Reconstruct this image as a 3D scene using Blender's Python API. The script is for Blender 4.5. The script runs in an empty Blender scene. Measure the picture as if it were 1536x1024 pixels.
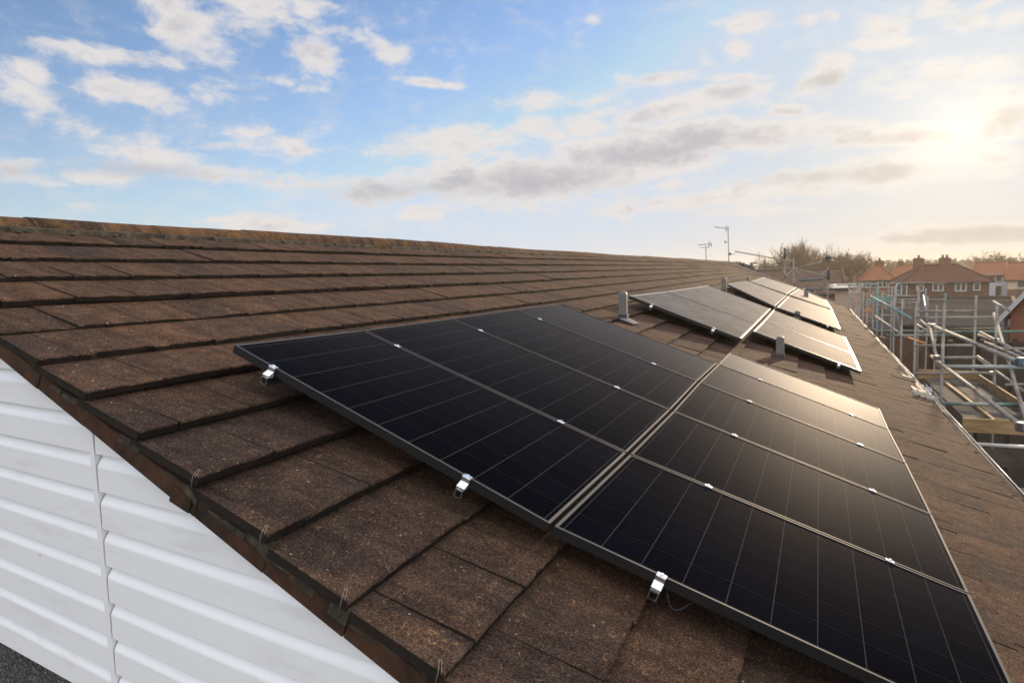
import bpy, math, random
from mathutils import Vector, Matrix
random.seed(7)
SC = bpy.context.scene
COL = SC.collection
rad = math.radians

# ------------------------------------------------------------------ camera
CAM = Vector((2.245, -2.072, 0.292))
RX = Vector((0.91361, 0.40555, -0.02915))      # picture right
RD = Vector((0.01367, -0.10230, -0.99466))     # picture down
RF = Vector((-0.40637, 0.90833, -0.09900))     # forward
FPX = 1000.0
cd = bpy.data.cameras.new("camera")
cam = bpy.data.objects.new("camera", cd)
COL.objects.link(cam)
mw = Matrix.Identity(4)
for i in range(3):
    mw[i][0] = RX[i]; mw[i][1] = -RD[i]; mw[i][2] = -RF[i]; mw[i][3] = CAM[i]
cam.matrix_world = mw
cd.sensor_width = 36.0
cd.lens = FPX / 1536.0 * 36.0
cd.clip_start = 0.05
cd.clip_end = 3000.0
cd.dof.use_dof = True
cd.dof.focus_distance = 2.9
cd.dof.aperture_fstop = 5.0
SC.camera = cam

def ray(x, y):
    return RX * ((x - 768) / FPX) + RD * ((y - 512) / FPX) + RF
def at_depth(x, y, d):
    return CAM + ray(x, y) * d
def at_z(x, y, z):
    r = ray(x, y); return CAM + r * ((z - CAM.z) / r.z)
def at_x(x, y, X):
    r = ray(x, y); return CAM + r * ((X - CAM.x) / r.x)
def at_y(x, y, Y):
    r = ray(x, y); return CAM + r * ((Y - CAM.y) / r.y)

# ------------------------------------------------------------------ sun, sky, exposure
SUN_DIR = ray(1440, 190).normalized()
SUN_AZ = math.atan2(SUN_DIR.x, SUN_DIR.y)
SUN_EL = math.asin(SUN_DIR.z)
sl = bpy.data.lights.new("sun", 'SUN')
sl.energy = 4.8
sl.angle = rad(1.5)
sl.color = (1.0, 0.76, 0.50)
so = bpy.data.objects.new("sun", sl)
COL.objects.link(so)
so.rotation_euler = SUN_DIR.to_track_quat('Z', 'Y').to_euler()
SC.view_settings.view_transform = 'Standard'
SC.view_settings.look = 'None'
SC.view_settings.gamma = 1.0
SC.view_settings.exposure = 0.0
SC.view_settings.use_curve_mapping = False

class NT:
    """small helper to write node trees"""
    def __init__(self, tree):
        self.t = tree
        self.t.nodes.clear()
    def n(self, kind, **kw):
        nd = self.t.nodes.new(kind)
        for k, v in kw.items():
            setattr(nd, k, v)
        return nd
    def l(self, a, b):
        self.t.links.new(a, b)
    def put(self, sock, v):
        if v is None:
            return
        if hasattr(v, 'node'):
            self.t.links.new(v, sock)
        else:
            sock.default_value = v
    def m(self, op, a, b=None, c=None, clamp=False):
        nd = self.n('ShaderNodeMath', operation=op, use_clamp=clamp)
        self.put(nd.inputs[0], a); self.put(nd.inputs[1], b)
        if c is not None:
            self.put(nd.inputs[2], c)
        return nd.outputs[0]
    def vm(self, op, a, b=None, s=None):
        nd = self.n('ShaderNodeVectorMath', operation=op)
        self.put(nd.inputs[0], a); self.put(nd.inputs[1], b)
        if s is not None:
            self.put(nd.inputs['Scale'], s)
        return nd.outputs['Value' if op in ('DOT_PRODUCT', 'LENGTH') else 'Vector']
    def step(self, v, lo, hi):
        nd = self.n('ShaderNodeMapRange', interpolation_type='SMOOTHSTEP')
        self.put(nd.inputs[0], v); nd.inputs[1].default_value = lo; nd.inputs[2].default_value = hi
        return nd.outputs[0]
    def noise(self, vec, scale, detail=4.0, rough=0.55, dist=0.0, dim='3D'):
        nd = self.n('ShaderNodeTexNoise', noise_dimensions=dim)
        self.put(nd.inputs['Vector'], vec)
        nd.inputs['Scale'].default_value = scale; nd.inputs['Detail'].default_value = detail
        nd.inputs['Roughness'].default_value = rough; nd.inputs['Distortion'].default_value = dist
        return nd.outputs['Fac']
    def mix(self, f, a, b, blend='MIX'):
        nd = self.n('ShaderNodeMix', data_type='RGBA', blend_type=blend)
        self.put(nd.inputs[0], f)
        for s, v in ((nd.inputs[6], a), (nd.inputs[7], b)):
            if isinstance(v, tuple) and len(v) == 3:
                v = (*v, 1.0)
            self.put(s, v)
        return nd.outputs[2]
    def comb(self, x, y, z):
        nd = self.n('ShaderNodeCombineXYZ')
        self.put(nd.inputs[0], x); self.put(nd.inputs[1], y); self.put(nd.inputs[2], z)
        return nd.outputs[0]
    def ramp(self, f, stops):
        nd = self.n('ShaderNodeValToRGB')
        self.put(nd.inputs[0], f)
        cr = nd.color_ramp
        while len(cr.elements) < len(stops):
            cr.elements.new(0.5)
        for e, (p, c) in zip(cr.elements, stops):
            e.position = p; e.color = (*c, 1.0) if len(c) == 3 else c
        return nd.outputs[0]

world = bpy.data.worlds.new("World")
SC.world = world
world.use_nodes = True
world.cycles.sampling_method = 'MANUAL'
world.cycles.sample_map_resolution = 512
w = NT(world.node_tree)
wo = w.n('ShaderNodeOutputWorld')
bg = w.n('ShaderNodeBackground')
w.l(bg.outputs[0], wo.inputs[0])
bg.inputs[1].default_value = 0.1
tc = w.n('ShaderNodeTexCoord')
DIR = tc.outputs['Generated']
sep = w.n('ShaderNodeSeparateXYZ'); w.l(DIR, sep.inputs[0])
az = w.m('ARCTAN2', sep.outputs[0], sep.outputs[1])
el = w.m('ARCSINE', sep.outputs[2])
sky = w.n('ShaderNodeTexSky', sky_type='NISHITA')
sky.sun_disc = False
sky.sun_elevation = SUN_EL
sky.sun_rotation = SUN_AZ
sky.altitude = 20.0
sky.air_density = 1.0
sky.dust_density = 0.4
sky.ozone_density = 1.5
# clouds: soft gaussian fields over (azimuth, elevation), broken up by stretched noise
def azel(x, y):
    r = ray(x, y).normalized()
    return math.atan2(r.x, r.y), math.asin(r.z)
def blob(x, y, rx, ry, k, tilt=0.0):
    # radii shrink toward the picture edges, where a radian covers more of it
    a0, e0 = azel(x, y)
    ax, ex = azel(x + 20, y); ay, ey = azel(x, y + 20)
    rx = 1.3 * rx * math.hypot(ax - a0, ex - e0) / 20; ry = 1.5 * ry * math.hypot(ay - a0, ey - e0) / 20
    tilt += math.atan2(ex - e0, ax - a0)
    da = w.m('SUBTRACT', az, a0); de = w.m('SUBTRACT', el, e0)
    c, s = math.cos(tilt), math.sin(tilt)
    u = w.m('MULTIPLY_ADD', da, c / rx, w.m('MULTIPLY', de, s / rx))
    v = w.m('MULTIPLY_ADD', da, -s / ry, w.m('MULTIPLY', de, c / ry))
    r2 = w.m('ADD', w.m('MULTIPLY', u, u), w.m('MULTIPLY', v, v))
    return w.m('MULTIPLY', w.m('EXPONENT', w.m('MULTIPLY', r2, -1.0)), k)
BLOBS = [
 # x, y, rx, ry, strength, tilt (radians, + rises to the right)
 (270, 35, 55, 34, 1.05, -0.75), (310, 75, 45, 22, 0.9, -0.2), (400, 15, 90, 30, 0.9, 0.0), (468, 82, 40, 26, 1.0, -0.3), (575, 72, 45, 17, 0.9, -0.35), (490, 50, 50, 14, 0.6, -.1),
 (100, 70, 60, 12, 0.9, -0.1), (180, 85, 75, 13, 1.0, -0.12), (250, 98, 40, 12, 0.7, 0.0), (165, 130, 50, 17, 0.95, -0.2), (230, 148, 45, 18, 0.95, -0.2), (52, 110, 28, 15, 0.9, -0.5), (20, 130, 40, 25, 0.75, -0.4), (70, 165, 70, 22, 0.65, -0.5), (130, 190, 50, 20, 0.55, -.4),
 (320, 135, 40, 18, 0.6, 0.1), (415, 122, 32, 8, 0.6, 0.0), (645, 125, 48, 6, 1.05, -0.12), (470, 135, 30, 6, 0.5, 0.0), (405, 150, 25, 6, 0.5, 0.0), (715, 102, 30, 7, 0.5, -0.15), (575, 138, 18, 7, .45, 0),
 (235, 235, 75, 20, 1.05, -0.1), (330, 262, 110, 14, 0.85, -0.1), (110, 265, 120, 13, 0.8, -.05), (40, 250, 70, 12, 0.75, 0.0), (400, 200, 80, 11, 0.6, 0.02), (440, 220, 55, 20, 0.85, 0.0), (340, 220, 60, 10, 0.6, 0.05), (300, 190, 40, 6, 0.4, 0),
 (395, 335, 60, 12, 1.1, -0.05), (320, 330, 60, 8, 0.7, 0.0), (470, 342, 50, 8, 0.7, 0), (115, 308, 20, 6, .4, 0), (640, 318, 50, 10, 0.75, 0.15), (560, 335, 60, 9, 0.6, 0.0),
 (680, 215, 110, 14, 0.9, 0.08), (760, 235, 60, 11, 0.7, 0.0), (590, 280, 120, 13, 0.9, 0.05), (700, 262, 90, 17, 1.05, 0.1), (800, 270, 110, 22, 1.15, 0.1), (700, 192, 40, 8, .6, .1),
 (830, 150, 70, 10, 0.7, 0.05), (880, 155, 50, 7, 0.6, 0.05), (880, 190, 45, 11, 0.8, 0.0), (815, 195, 40, 12, 0.8, -0.1), (900, 170, 70, 9, .6, .15), (1000, 165, 80, 12, 0.9, 0.22), (1080, 145, 60, 11, 1.0, 0.12), (1130, 148, 25, 9, .7, 0),
 (940, 225, 110, 16, 1.05, 0.15), (1060, 205, 130, 15, 1.1, 0.05), (1000, 250, 80, 12, .9, .2), (1180, 195, 120, 11, .9, .02), (890, 265, 70, 14, 1.0, .1), (1000, 118, 55, 9, 1.0, 0.02), (1085, 117, 45, 7, 0.9, 0.0), (1150, 117, 30, 5, .7, 0),
 (1110, 78, 20, 13, 1.0, 0.0), (1060, 85, 14, 16, .55, .9), (1120, 34, 42, 12, 1.05, 0.0), (1085, 38, 25, 7, .7, 0), (1210, 30, 16, 10, 0.95, 0.2), (1245, 24, 20, 8, 0.75, 0.0), (890, 31, 16, 6, 0.7, 0.0), (1180, 168, 28, 7, .8, 0),
 (1325, 40, 40, 15, 1.05, 0.1), (1400, 15, 30, 14, 1.0, 0.2), (1345, 20, 30, 8, .8, .2), (1450, 38, 35, 11, .95, .2), (1515, 30, 30, 14, .95, .4), (1480, 6, 25, 7, .8, .3), (1310, 65, 60, 10, .9, .1),
 (1240, 105, 38, 24, 1.05, 0.35), (1215, 132, 30, 14, .9, 0), (1340, 120, 70, 26, .75, 0.1), (1400, 105, 60, 16, 0.75, .2), (1480, 105, 60, 18, 0.8, .1), (1500, 130, 60, 12, .7, 0),
 (1330, 205, 110, 10, .9, .05), (1300, 262, 140, 13, 0.9, 0.06), (1420, 240, 100, 12, .8, .05), (1180, 285, 120, 9, 0.75, 0.06), (1050, 300, 110, 10, 0.7, 0.1), (940, 315, 80, 8, .6, .1), (1120, 315, 90, 7, .6, 0), (1010, 275, 40, 8, .6, .1),
 (1500, 350, 150, 9, 1.2, 0.04), (1380, 357, 70, 6, 1.0, 0.03), (1505, 170, 40, 18, .95, 0.3), (1500, 200, 50, 8, .7, .1), (880, 300, 40, 5, .5, 0), (840, 310, 60, 7, .6, 0.1),
]
bs = None
for b in BLOBS:
    if b[0] > 540 and b[1] > 140: b = (b[0], b[1], b[2] * 1.12, b[3] * 1.35, b[4] * (1.15 if b[0] < 900 else 1.32), b[5])
    o = blob(*b)
    bs = o if bs is None else w.m('MAXIMUM', bs, o)
cv = w.comb(w.m('MULTIPLY', az, 1.0), w.m('MULTIPLY', el, 1.9), 0.0)
wob = w.n('ShaderNodeTexNoise'); w.put(wob.inputs['Vector'], cv); wob.inputs['Scale'].default_value = 14.0; wob.inputs['Detail'].default_value = 4.0
cvw = w.vm('ADD', cv, w.vm('SCALE', w.vm('SUBTRACT', wob.outputs['Color'], (0.5, 0.5, 0.5)), s=0.045))
n1 = w.noise(cvw, 17.0, 8.0, 0.62)
n2 = w.noise(w.vm('ADD', cvw, (3.1, 1.7, 0.4)), 44.0, 6.0, 0.62)
nz = w.m('ADD', w.m('MULTIPLY', w.m('SUBTRACT', n1, 0.5), 2.0), w.m('MULTIPLY', w.m('SUBTRACT', n2, 0.5), 0.75))
# unseen bright clouds overhead and behind the camera, added to light the gable wall
up_cov = w.step(el, 0.52, 0.80)
back = w.step(w.vm('DOT_PRODUCT', DIR, (-RF.x, -RF.y, 0.25)), -0.25, 0.55)
fill_cloud = w.m('MAXIMUM', up_cov, back)
dens = w.m('ADD', w.m('ADD', nz, bs), w.m('MULTIPLY', fill_cloud, 0.8))
mask = w.step(dens, 0.20, 0.98)
wisp = w.step(w.m('ADD', w.m('MULTIPLY', nz, 0.9), w.m('MULTIPLY', bs, 0.35)), -0.1, 0.75)
mask = w.m('MAXIMUM', mask, w.m('MULTIPLY', wisp, 0.58))
sd = w.vm('DOT_PRODUCT', DIR, tuple(SUN_DIR))
ang = w.m('ARCCOSINE', w.m('MINIMUM', sd, 0.99999))
glow1 = w.m('EXPONENT', w.m('MULTIPLY', w.m('DIVIDE', ang, 0.055), -1.0))
glow2 = w.m('EXPONENT', w.m('MULTIPLY', w.m('POWER', w.m('DIVIDE', ang, 0.165), 1.3), -1.0))
glow3 = w.m('EXPONENT', w.m('MULTIPLY', w.m('DIVIDE', ang, 0.30), -1.0))
thick = w.step(w.m('ADD', w.m('MULTIPLY', dens, 0.75), w.m('MULTIPLY', w.m('SUBTRACT', w.noise(w.vm('ADD', cvw, (0.0, 0.055, 2.0)), 15.0, 5.0, 0.6), 0.5), 2.1)), 0.55, 1.35)
cl_lit = w.mix(glow2, (8.3, 7.8, 7.5), (10.0, 9.3, 8.2))
cl_sh = w.mix(glow2, (4.6, 4.6, 5.3), (7.4, 6.6, 5.8))
cl = w.mix(w.m('MULTIPLY', thick, 0.62), cl_lit, cl_sh)
GREY = [(800, 272, 130, 16, 1.0, .06), (980, 228, 120, 13, 1.0, .14), (1060, 205, 90, 9, .9, .05), (590, 285, 110, 10, .9, .05), (700, 268, 60, 9, .8, .1), (1290, 262, 130, 8, .9, .06), (1330, 208, 90, 6, .8, .05),
        (1490, 352, 130, 8, 1.2, .04), (1380, 358, 60, 5, 1.0, .03), (1240, 122, 30, 9, .9, .2), (1510, 180, 40, 12, .8, .3), (230, 256, 110, 9, .8, -.1), (60, 255, 90, 8, .7, 0), (1400, 120, 90, 10, .5, .1)]
gs = None
for b in GREY:
    b = (b[0], b[1], b[2] * 1.1, b[3] * 1.35, b[4], b[5])
    o = blob(*b)
    gs = o if gs is None else w.m('MAXIMUM', gs, o)
gsm = w.m('MULTIPLY', w.step(w.m('ADD', gs, w.m('MULTIPLY', nz, 0.6)), 0.25, 1.15), 0.80)
cl = w.mix(gsm, cl, w.mix(glow2, (4.7, 4.6, 5.0), (7.6, 6.5, 5.1)))
cl = w.mix(fill_cloud, cl, (17.0, 16.9, 17.3))
skyc = w.vm('MINIMUM', w.mix(1.0, sky.outputs[0], (1.20, 1.46, 1.98), 'MULTIPLY'), (5.2, 6.7, 8.7))
pale = w.m('EXPONENT', w.m('MULTIPLY', w.m('MAXIMUM', el, 0.0), -7.0))
base = w.mix(w.m('MULTIPLY', pale, 0.8), skyc, w.mix(w.m('MULTIPLY', glow3, 1.4, None, True), (6.7, 7.8, 9.2), (10.2, 8.6, 6.4)))
base = w.mix(w.m('MULTIPLY', glow2, 0.70), base, (9.0, 8.6, 7.8))
colr = w.mix(w.m('MULTIPLY', mask, 0.90), base, cl)
gcol = w.vm('SCALE', (2.8, 2.55, 2.1), s=glow1)
fin = w.vm('ADD', colr, gcol)
w.l(fin, bg.inputs[0])

# ------------------------------------------------------------------ materials
MAT = {}
def mat(name, rough=0.7, metal=0.0, spec=0.5):
    m_ = bpy.data.materials.new(name)
    m_.use_nodes = True
    t = NT(m_.node_tree)
    out = t.n('ShaderNodeOutputMaterial')
    p = t.n('ShaderNodeBsdfPrincipled')
    t.l(p.outputs[0], out.inputs[0])
    p.inputs['Roughness'].default_value = rough
    p.inputs['Metallic'].default_value = metal
    p.inputs['Specular IOR Level'].default_value = spec
    MAT[name] = m_
    return t, p
def objco(t):
    return t.n('ShaderNodeTexCoord').outputs['Object']
def bump(t, p, h, strength=0.5, dist=0.01):
    b = t.n('ShaderNodeBump')
    b.inputs['Strength'].default_value = strength; b.inputs['Distance'].default_value = dist
    t.put(b.inputs['Height'], h); t.l(b.outputs[0], p.inputs['Normal'])
def plain(name, col, rough=0.6, metal=0.0, var=0.15, scale=8.0, bmp=0.0, spec=0.5):
    t, p = mat(name, rough, metal, spec)
    co = objco(t)
    n = t.noise(co, scale, 5.0, 0.6)
    f = t.m('MULTIPLY_ADD', t.m('SUBTRACT', n, 0.5), var * 2.6, 1.0)
    c = t.vm('SCALE', tuple(col), s=f)
    t.l(c, p.inputs['Base Color'])
    if bmp:
        bump(t, p, n, bmp, 0.01)
    return t, p

# concrete roof tiles: brown granules, tone per tile, dirt
def tile_mat(name, tones, fleck, fl_amt, lichen=0.0):
    t, p = mat(name, 0.92, 0.0, 0.06)
    co = objco(t)
    tone = t.n('ShaderNodeAttribute', attribute_name='tone').outputs['Fac']
    big = t.noise(co, 2.2, 4.0, 0.6)
    f = t.m('ADD', t.m('MULTIPLY', tone, 0.62), t.m('MULTIPLY', big, 0.45))
    base = t.ramp(f, tones)
    gr = t.noise(co, 150.0, 4.0, 0.75)
    gr2 = t.noise(t.vm('MULTIPLY', co, (1.0, 0.75, 1.0)), 62.0, 3.0, 0.7, 1.2)
    base = t.mix(1.0, base, t.ramp(gr, [(0.36, (0.28, 0.26, 0.27)), (0.50, (0.95, 0.93, 0.92)), (0.62, (2.1, 1.9, 1.75))]), 'MULTIPLY')
    base = t.mix(1.0, base, t.ramp(t.noise(co, 11.0, 5.0, 0.65), [(0.30, (0.62, 0.61, 0.63)), (0.55, (1.0, 1.0, 1.0)), (0.75, (1.3, 1.2, 1.1))]), 'MULTIPLY')
    fl = t.m('MULTIPLY', t.step(gr2, 0.60, 0.68), fl_amt)
    base = t.mix(fl, base, fleck)
    vor = t.n('ShaderNodeTexVoronoi'); vor.inputs['Scale'].default_value = 24.0
    t.l(co, vor.inputs['Vector'])
    sepc = t.n('ShaderNodeSeparateColor'); t.l(vor.outputs['Color'], sepc.inputs[0])
    spot = t.m('MULTIPLY', t.m('LESS_THAN', vor.outputs['Distance'], 0.10), t.m('GREATER_THAN', sepc.outputs[0], 0.87))
    base = t.mix(t.m('MULTIPLY', spot, 0.75), base, (0.42, 0.37, 0.30))
    stv = t.noise(t.vm('MULTIPLY', co, (0.16, 1.0, 0.16)), 13.0, 5.0, 0.65)
    base = t.mix(1.0, base, t.ramp(stv, [(0.34, (0.66, 0.66, 0.68)), (0.52, (1.0, 1.0, 1.0)), (0.68, (1.22, 1.16, 1.1))]), 'MULTIPLY')
    # mossy dark stains
    ms = t.step(t.noise(t.vm('ADD', co, (5.0, 2.0, 1.0)), 4.3, 5.0, 0.7), 0.60, 0.72)
    base = t.mix(t.m('MULTIPLY', ms, 0.45), base, (0.030, 0.026, 0.022))
    if lichen:
        li = t.step(t.noise(t.vm('ADD', co, (9.0, 2.0, 1.0)), 7.0, 7.0, 0.75), 0.50, 0.60)
        base = t.mix(t.m('MULTIPLY', li, lichen), base, (0.30, 0.15, 0.03))
        l2 = t.step(t.noise(t.vm('ADD', co, (1.0, 7.0, 1.0)), 5.0, 6.0, 0.7), 0.62, 0.68)
        base = t.mix(t.m('MULTIPLY', l2, lichen * 0.8), base, (0.16, 0.15, 0.03))
    t.l(base, p.inputs['Base Color'])
    h = t.m('ADD', t.m('MULTIPLY', gr, 0.5), t.m('MULTIPLY', t.noise(co, 30.0, 5.0, 0.6), 0.6))
    bump(t, p, h, 0.75, 0.006)
TT = [(0.22, (0.039, 0.0315, 0.0295)), (0.42, (0.063, 0.0435, 0.0335)), (0.60, (0.079, 0.050, 0.035)), (0.85, (0.097, 0.058, 0.038))]
tile_mat('roof_tile', TT, (0.30, 0.165, 0.080), 0.8)
tile_mat('ridge_tile', [(0.2, (0.06, 0.042, 0.034)), (0.8, (0.12, 0.070, 0.042))], (0.36, 0.22, 0.10), 0.8, 0.28)
plain('tile_edge_shade', (0.022, 0.0165, 0.013), 0.95, var=0.45, scale=18.0, bmp=0.6, spec=0.15)  # near-black butt faces: shadow lines under the courses put into the colour
plain('underlay', (0.018, 0.015, 0.013), 0.95, var=0.2)
# verge boards and mortar
t, p = mat('verge_board', 0.9, 0.0, 0.2)
co = objco(t)
c = t.ramp(t.noise(t.vm('MULTIPLY', co, (3.0, 1.0, 3.0)), 2.2, 6.0, 0.7), [(0.32, (0.016, 0.015, 0.011)), (0.46, (0.048, 0.025, 0.015)), (0.60, (0.078, 0.037, 0.020)), (0.75, (0.055, 0.052, 0.032))])
t.l(c, p.inputs['Base Color']); bump(t, p, t.noise(co, 40.0, 6.0, 0.7), 0.8, 0.01)
t, p = mat('mortar', 0.95, 0.0, 0.2)
co = objco(t)
c = t.ramp(t.noise(co, 16.0, 7.0, 0.72), [(0.30, (0.022, 0.020, 0.018)), (0.50, (0.075, 0.062, 0.046)), (0.68, (0.14, 0.115, 0.08)), (0.80, (0.08, 0.085, 0.04))])
t.l(c, p.inputs['Base Color']); bump(t, p, t.noise(co, 45.0, 8.0, 0.75), 1.0, 0.02)
# white cladding
t, p = mat('white_upvc', 0.36, 0.0, 0.5)
co = objco(t)
d = t.noise(t.vm('MULTIPLY', co, (1.0, 1.0, 5.0)), 3.0, 6.0, 0.65)
c = t.mix(t.m('MULTIPLY', t.step(d, 0.50, 0.80), 0.35), (0.90, 0.90, 0.905), (0.62, 0.59, 0.52))
sp = t.step(t.noise(co, 15.0, 3.0, 0.5), 0.76, 0.80)
c = t.mix(t.m('MULTIPLY', sp, 0.45), c, (0.42, 0.36, 0.22))
t.l(c, p.inputs['Base Color']); bump(t, p, t.noise(co, 5.0, 3.0, 0.5), 0.12, 0.01)
# pebble dash
t, p = mat('pebble_dash', 0.95, 0.0, 0.2)
co = objco(t)
v = t.n('ShaderNodeTexVoronoi'); v.inputs['Scale'].default_value = 70.0; t.l(co, v.inputs['Vector'])
c = t.ramp(t.noise(co, 55.0, 5.0, 0.7), [(0.32, (0.03, 0.03, 0.03)), (0.55, (0.13, 0.13, 0.125)), (0.72, (0.30, 0.29, 0.27))])
t.l(c, p.inputs['Base Color']); bump(t, p, t.m('SUBTRACT', 1.0, v.outputs['Distance']), 1.0, 0.02)
# solar glass: cell grid through UV (u down the slope, v across), 10 x 6 cells
def glass_mat(name, line, bus, rough, tint=(0.0012, 0.0018, 0.0044), refl=0.67, far_array=False):
    t, p = mat(name, rough, 0.0, 0.28)
    uv = t.n('ShaderNodeUVMap', uv_map='UVMap').outputs[0]
    s = t.n('ShaderNodeSeparateXYZ'); t.l(uv, s.inputs[0])
    def lines(sock, n, wd):
        f = t.m('FRACT', t.m('MULTIPLY', sock, n))
        dd = t.m('MINIMUM', f, t.m('SUBTRACT', 1.0, f))
        return t.m('LESS_THAN', dd, wd)
    nx = t.n('ShaderNodeAttribute', attribute_name='cells_u').outputs['Fac']
    ny = t.n('ShaderNodeAttribute', attribute_name='cells_v').outputs['Fac']
    gu = lines(s.outputs[0], nx, 0.0085)
    gv = lines(s.outputs[1], ny, 0.0075)
    gb = lines(s.outputs[1], t.m('MULTIPLY', ny, 5.0), 0.030)
    cellr = t.n('ShaderNodeTexWhiteNoise', noise_dimensions='2D')
    t.l(t.comb(t.m('FLOOR', t.m('MULTIPLY', s.outputs[0], nx)), t.m('FLOOR', t.m('MULTIPLY', s.outputs[1], ny)), 0.0), cellr.inputs['Vector'])
    tv = t.m('MULTIPLY_ADD', cellr.outputs['Value'], 0.5, 0.75)
    c = t.vm('SCALE', tint, s=tv)
    c = t.mix(t.m('MULTIPLY', gb, bus), c, (0.06, 0.055, 0.055))
    c = t.mix(t.m('MULTIPLY', gv, line * 0.75), c, (0.15, 0.13, 0.11))
    c = t.mix(t.m('MULTIPLY', gu, line), c, (0.24, 0.23, 0.22))
    t.l(c, p.inputs['Base Color'])
    p.inputs['Specular IOR Level'].default_value = 0.0
    co = objco(t)
    dn = t.noise(co, 3.0, 6.0, 0.65)
    gl = t.n('ShaderNodeBsdfGlossy')
    t.l(t.m('MULTIPLY_ADD', t.m('SUBTRACT', dn, 0.5), 0.03, rough), gl.inputs['Roughness'])
    gl.inputs['Color'].default_value = (0.97, 0.95, 0.95, 1) if not far_array else (1, 0.96, 0.92, 1)
    geo = t.n('ShaderNodeNewGeometry')
    cs = t.m('ABSOLUTE', t.vm('DOT_PRODUCT', geo.outputs['Incoming'], geo.outputs['Normal']))
    fr = t.m('MULTIPLY_ADD', t.m('POWER', t.m('SUBTRACT', 1.0, cs), 12.0), refl, 0.0002)
    mx = t.n('ShaderNodeMixShader')
    t.l(fr, mx.inputs[0]); t.l(p.outputs[0], mx.inputs[1]); t.l(gl.outputs[0], mx.inputs[2])
    out = [n_ for n_ in t.t.nodes if n_.type == 'OUTPUT_MATERIAL'][0]
    t.l(mx.outputs[0], out.inputs[0])
    return t, p
glass_mat('solar_glass', 0.20, 0.15, 0.60)
glass_mat('solar_glass_sheen', 0.25, 0.05, 0.62, (0.085, 0.078, 0.072), 0.29, True)  # matt grey base colour stands in for sky reflected by the far glass
plain('black_frame', (0.012, 0.012, 0.013), 0.42, 0.0, var=0.2, scale=20.0, spec=0.3)
plain('frame_edge_glare', (0.065, 0.065, 0.07), 0.62, 0.0, var=0.25, scale=9.0, spec=0.12)  # paler than the black frame: glare on the top edges painted in
plain('frame_edge_bright', (0.42, 0.41, 0.39), 0.42, 0.7, var=0.2, scale=9.0)
plain('bare_aluminium', (0.86, 0.87, 0.89), 0.24, 1.0, var=0.06)
plain('galvanised', (0.22, 0.22, 0.21), 0.60, 0.3, var=0.2, scale=14.0)
plain('post_grey', (0.15, 0.15, 0.135), 0.6, 0.1, var=0.22, scale=12.0)
plain('dark_cap', (0.04, 0.04, 0.045), 0.6)
plain('lead', (0.12, 0.122, 0.128), 0.75, 0.0, var=0.3, scale=7.0, bmp=0.4)
plain('gutter_dark', (0.030, 0.030, 0.034), 0.35, 0.0, var=0.25)
plain('gutter_lip', (0.62, 0.60, 0.56), 0.4, 0.0, var=0.2)
plain('pale_mortar', (0.34, 0.30, 0.25), 0.95, var=0.35, scale=30.0, bmp=0.8)
plain('cable_black', (0.012, 0.012, 0.013), 0.5)
# scaffold
t, p = mat('scaffold_steel', 0.75, 0.0, 0.25)
co = objco(t)
c = t.ramp(t.noise(co, 3.0, 6.0, 0.7), [(0.30, (0.10, 0.070, 0.050)), (0.42, (0.23, 0.205, 0.175)), (0.55, (0.29, 0.27, 0.235)), (0.68, (0.42, 0.39, 0.34))])
t.l(c, p.inputs['Base Color'])
t, p = mat('scaffold_green', 0.7, 0.0, 0.3)
co = objco(t)
c = t.ramp(t.noise(co, 1.1, 5.0, 0.6), [(0.40, (0.04, 0.12, 0.09)), (0.52, (0.12, 0.22, 0.19)), (0.60, (0.34, 0.35, 0.33))])
t.l(c, p.inputs['Base Color'])
plain('scaffold_teal', (0.16, 0.27, 0.26), 0.7, 0.0, var=0.3, scale=2.0)
plain('orange_end', (0.55, 0.22, 0.06), 0.6)
plain('coupler_steel', (0.20, 0.22, 0.24), 0.5, 0.8, var=0.3)
plain('coupler_blue', (0.08, 0.14, 0.17), 0.6, 0.2, var=0.3)
t, p = mat('timber', 0.8, 0.0, 0.3)
co = objco(t)
c = t.ramp(t.noise(t.vm('MULTIPLY', co, (1.0, 1.0, 7.0)), 3.0, 6.0, 0.65), [(0.30, (0.18, 0.11, 0.05)), (0.52, (0.32, 0.21, 0.105)), (0.70, (0.42, 0.29, 0.15))])
t.l(c, p.inputs['Base Color'])
t, p = mat('deck_ply', 0.9, 0.0, 0.05)
co = objco(t)
c = t.ramp(t.noise(co, 1.8, 7.0, 0.68), [(0.30, (0.05, 0.043, 0.036)), (0.50, (0.10, 0.086, 0.072)), (0.66, (0.16, 0.142, 0.12))])
t.l(c, p.inputs['Base Color'])
# buildings
def brick(name, a, b, mort, sx=4.4):
    t, p = mat(name, 0.9, 0.0, 0.25)
    co = objco(t)
    s = t.n('ShaderNodeSeparateXYZ'); t.l(co, s.inputs[0])
    v = t.comb(t.m('ADD', s.outputs[0], s.outputs[1]), s.outputs[2], 0.0)
    br = t.n('ShaderNodeTexBrick')
    t.l(v, br.inputs['Vector'])
    br.inputs['Scale'].default_value = sx
    br.inputs['Color1'].default_value = (*a, 1); br.inputs['Color2'].default_value = (*b, 1); br.inputs['Mortar'].default_value = (*mort, 1)
    br.inputs['Mortar Size'].default_value = 0.012
    br.inputs['Brick Width'].default_value = 0.95; br.inputs['Row Height'].default_value = 0.33
    c = t.mix(1.0, br.outputs[0], t.ramp(t.noise(co, 0.8, 5.0, 0.6), [(0.3, (0.7, 0.7, 0.7)), (0.7, (1.25, 1.2, 1.15))]), 'MULTIPLY')
    t.l(c, p.inputs['Base Color'])
brick('brown_brick', (0.16, 0.085, 0.055), (0.20, 0.11, 0.07), (0.20, 0.17, 0.14))
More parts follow.
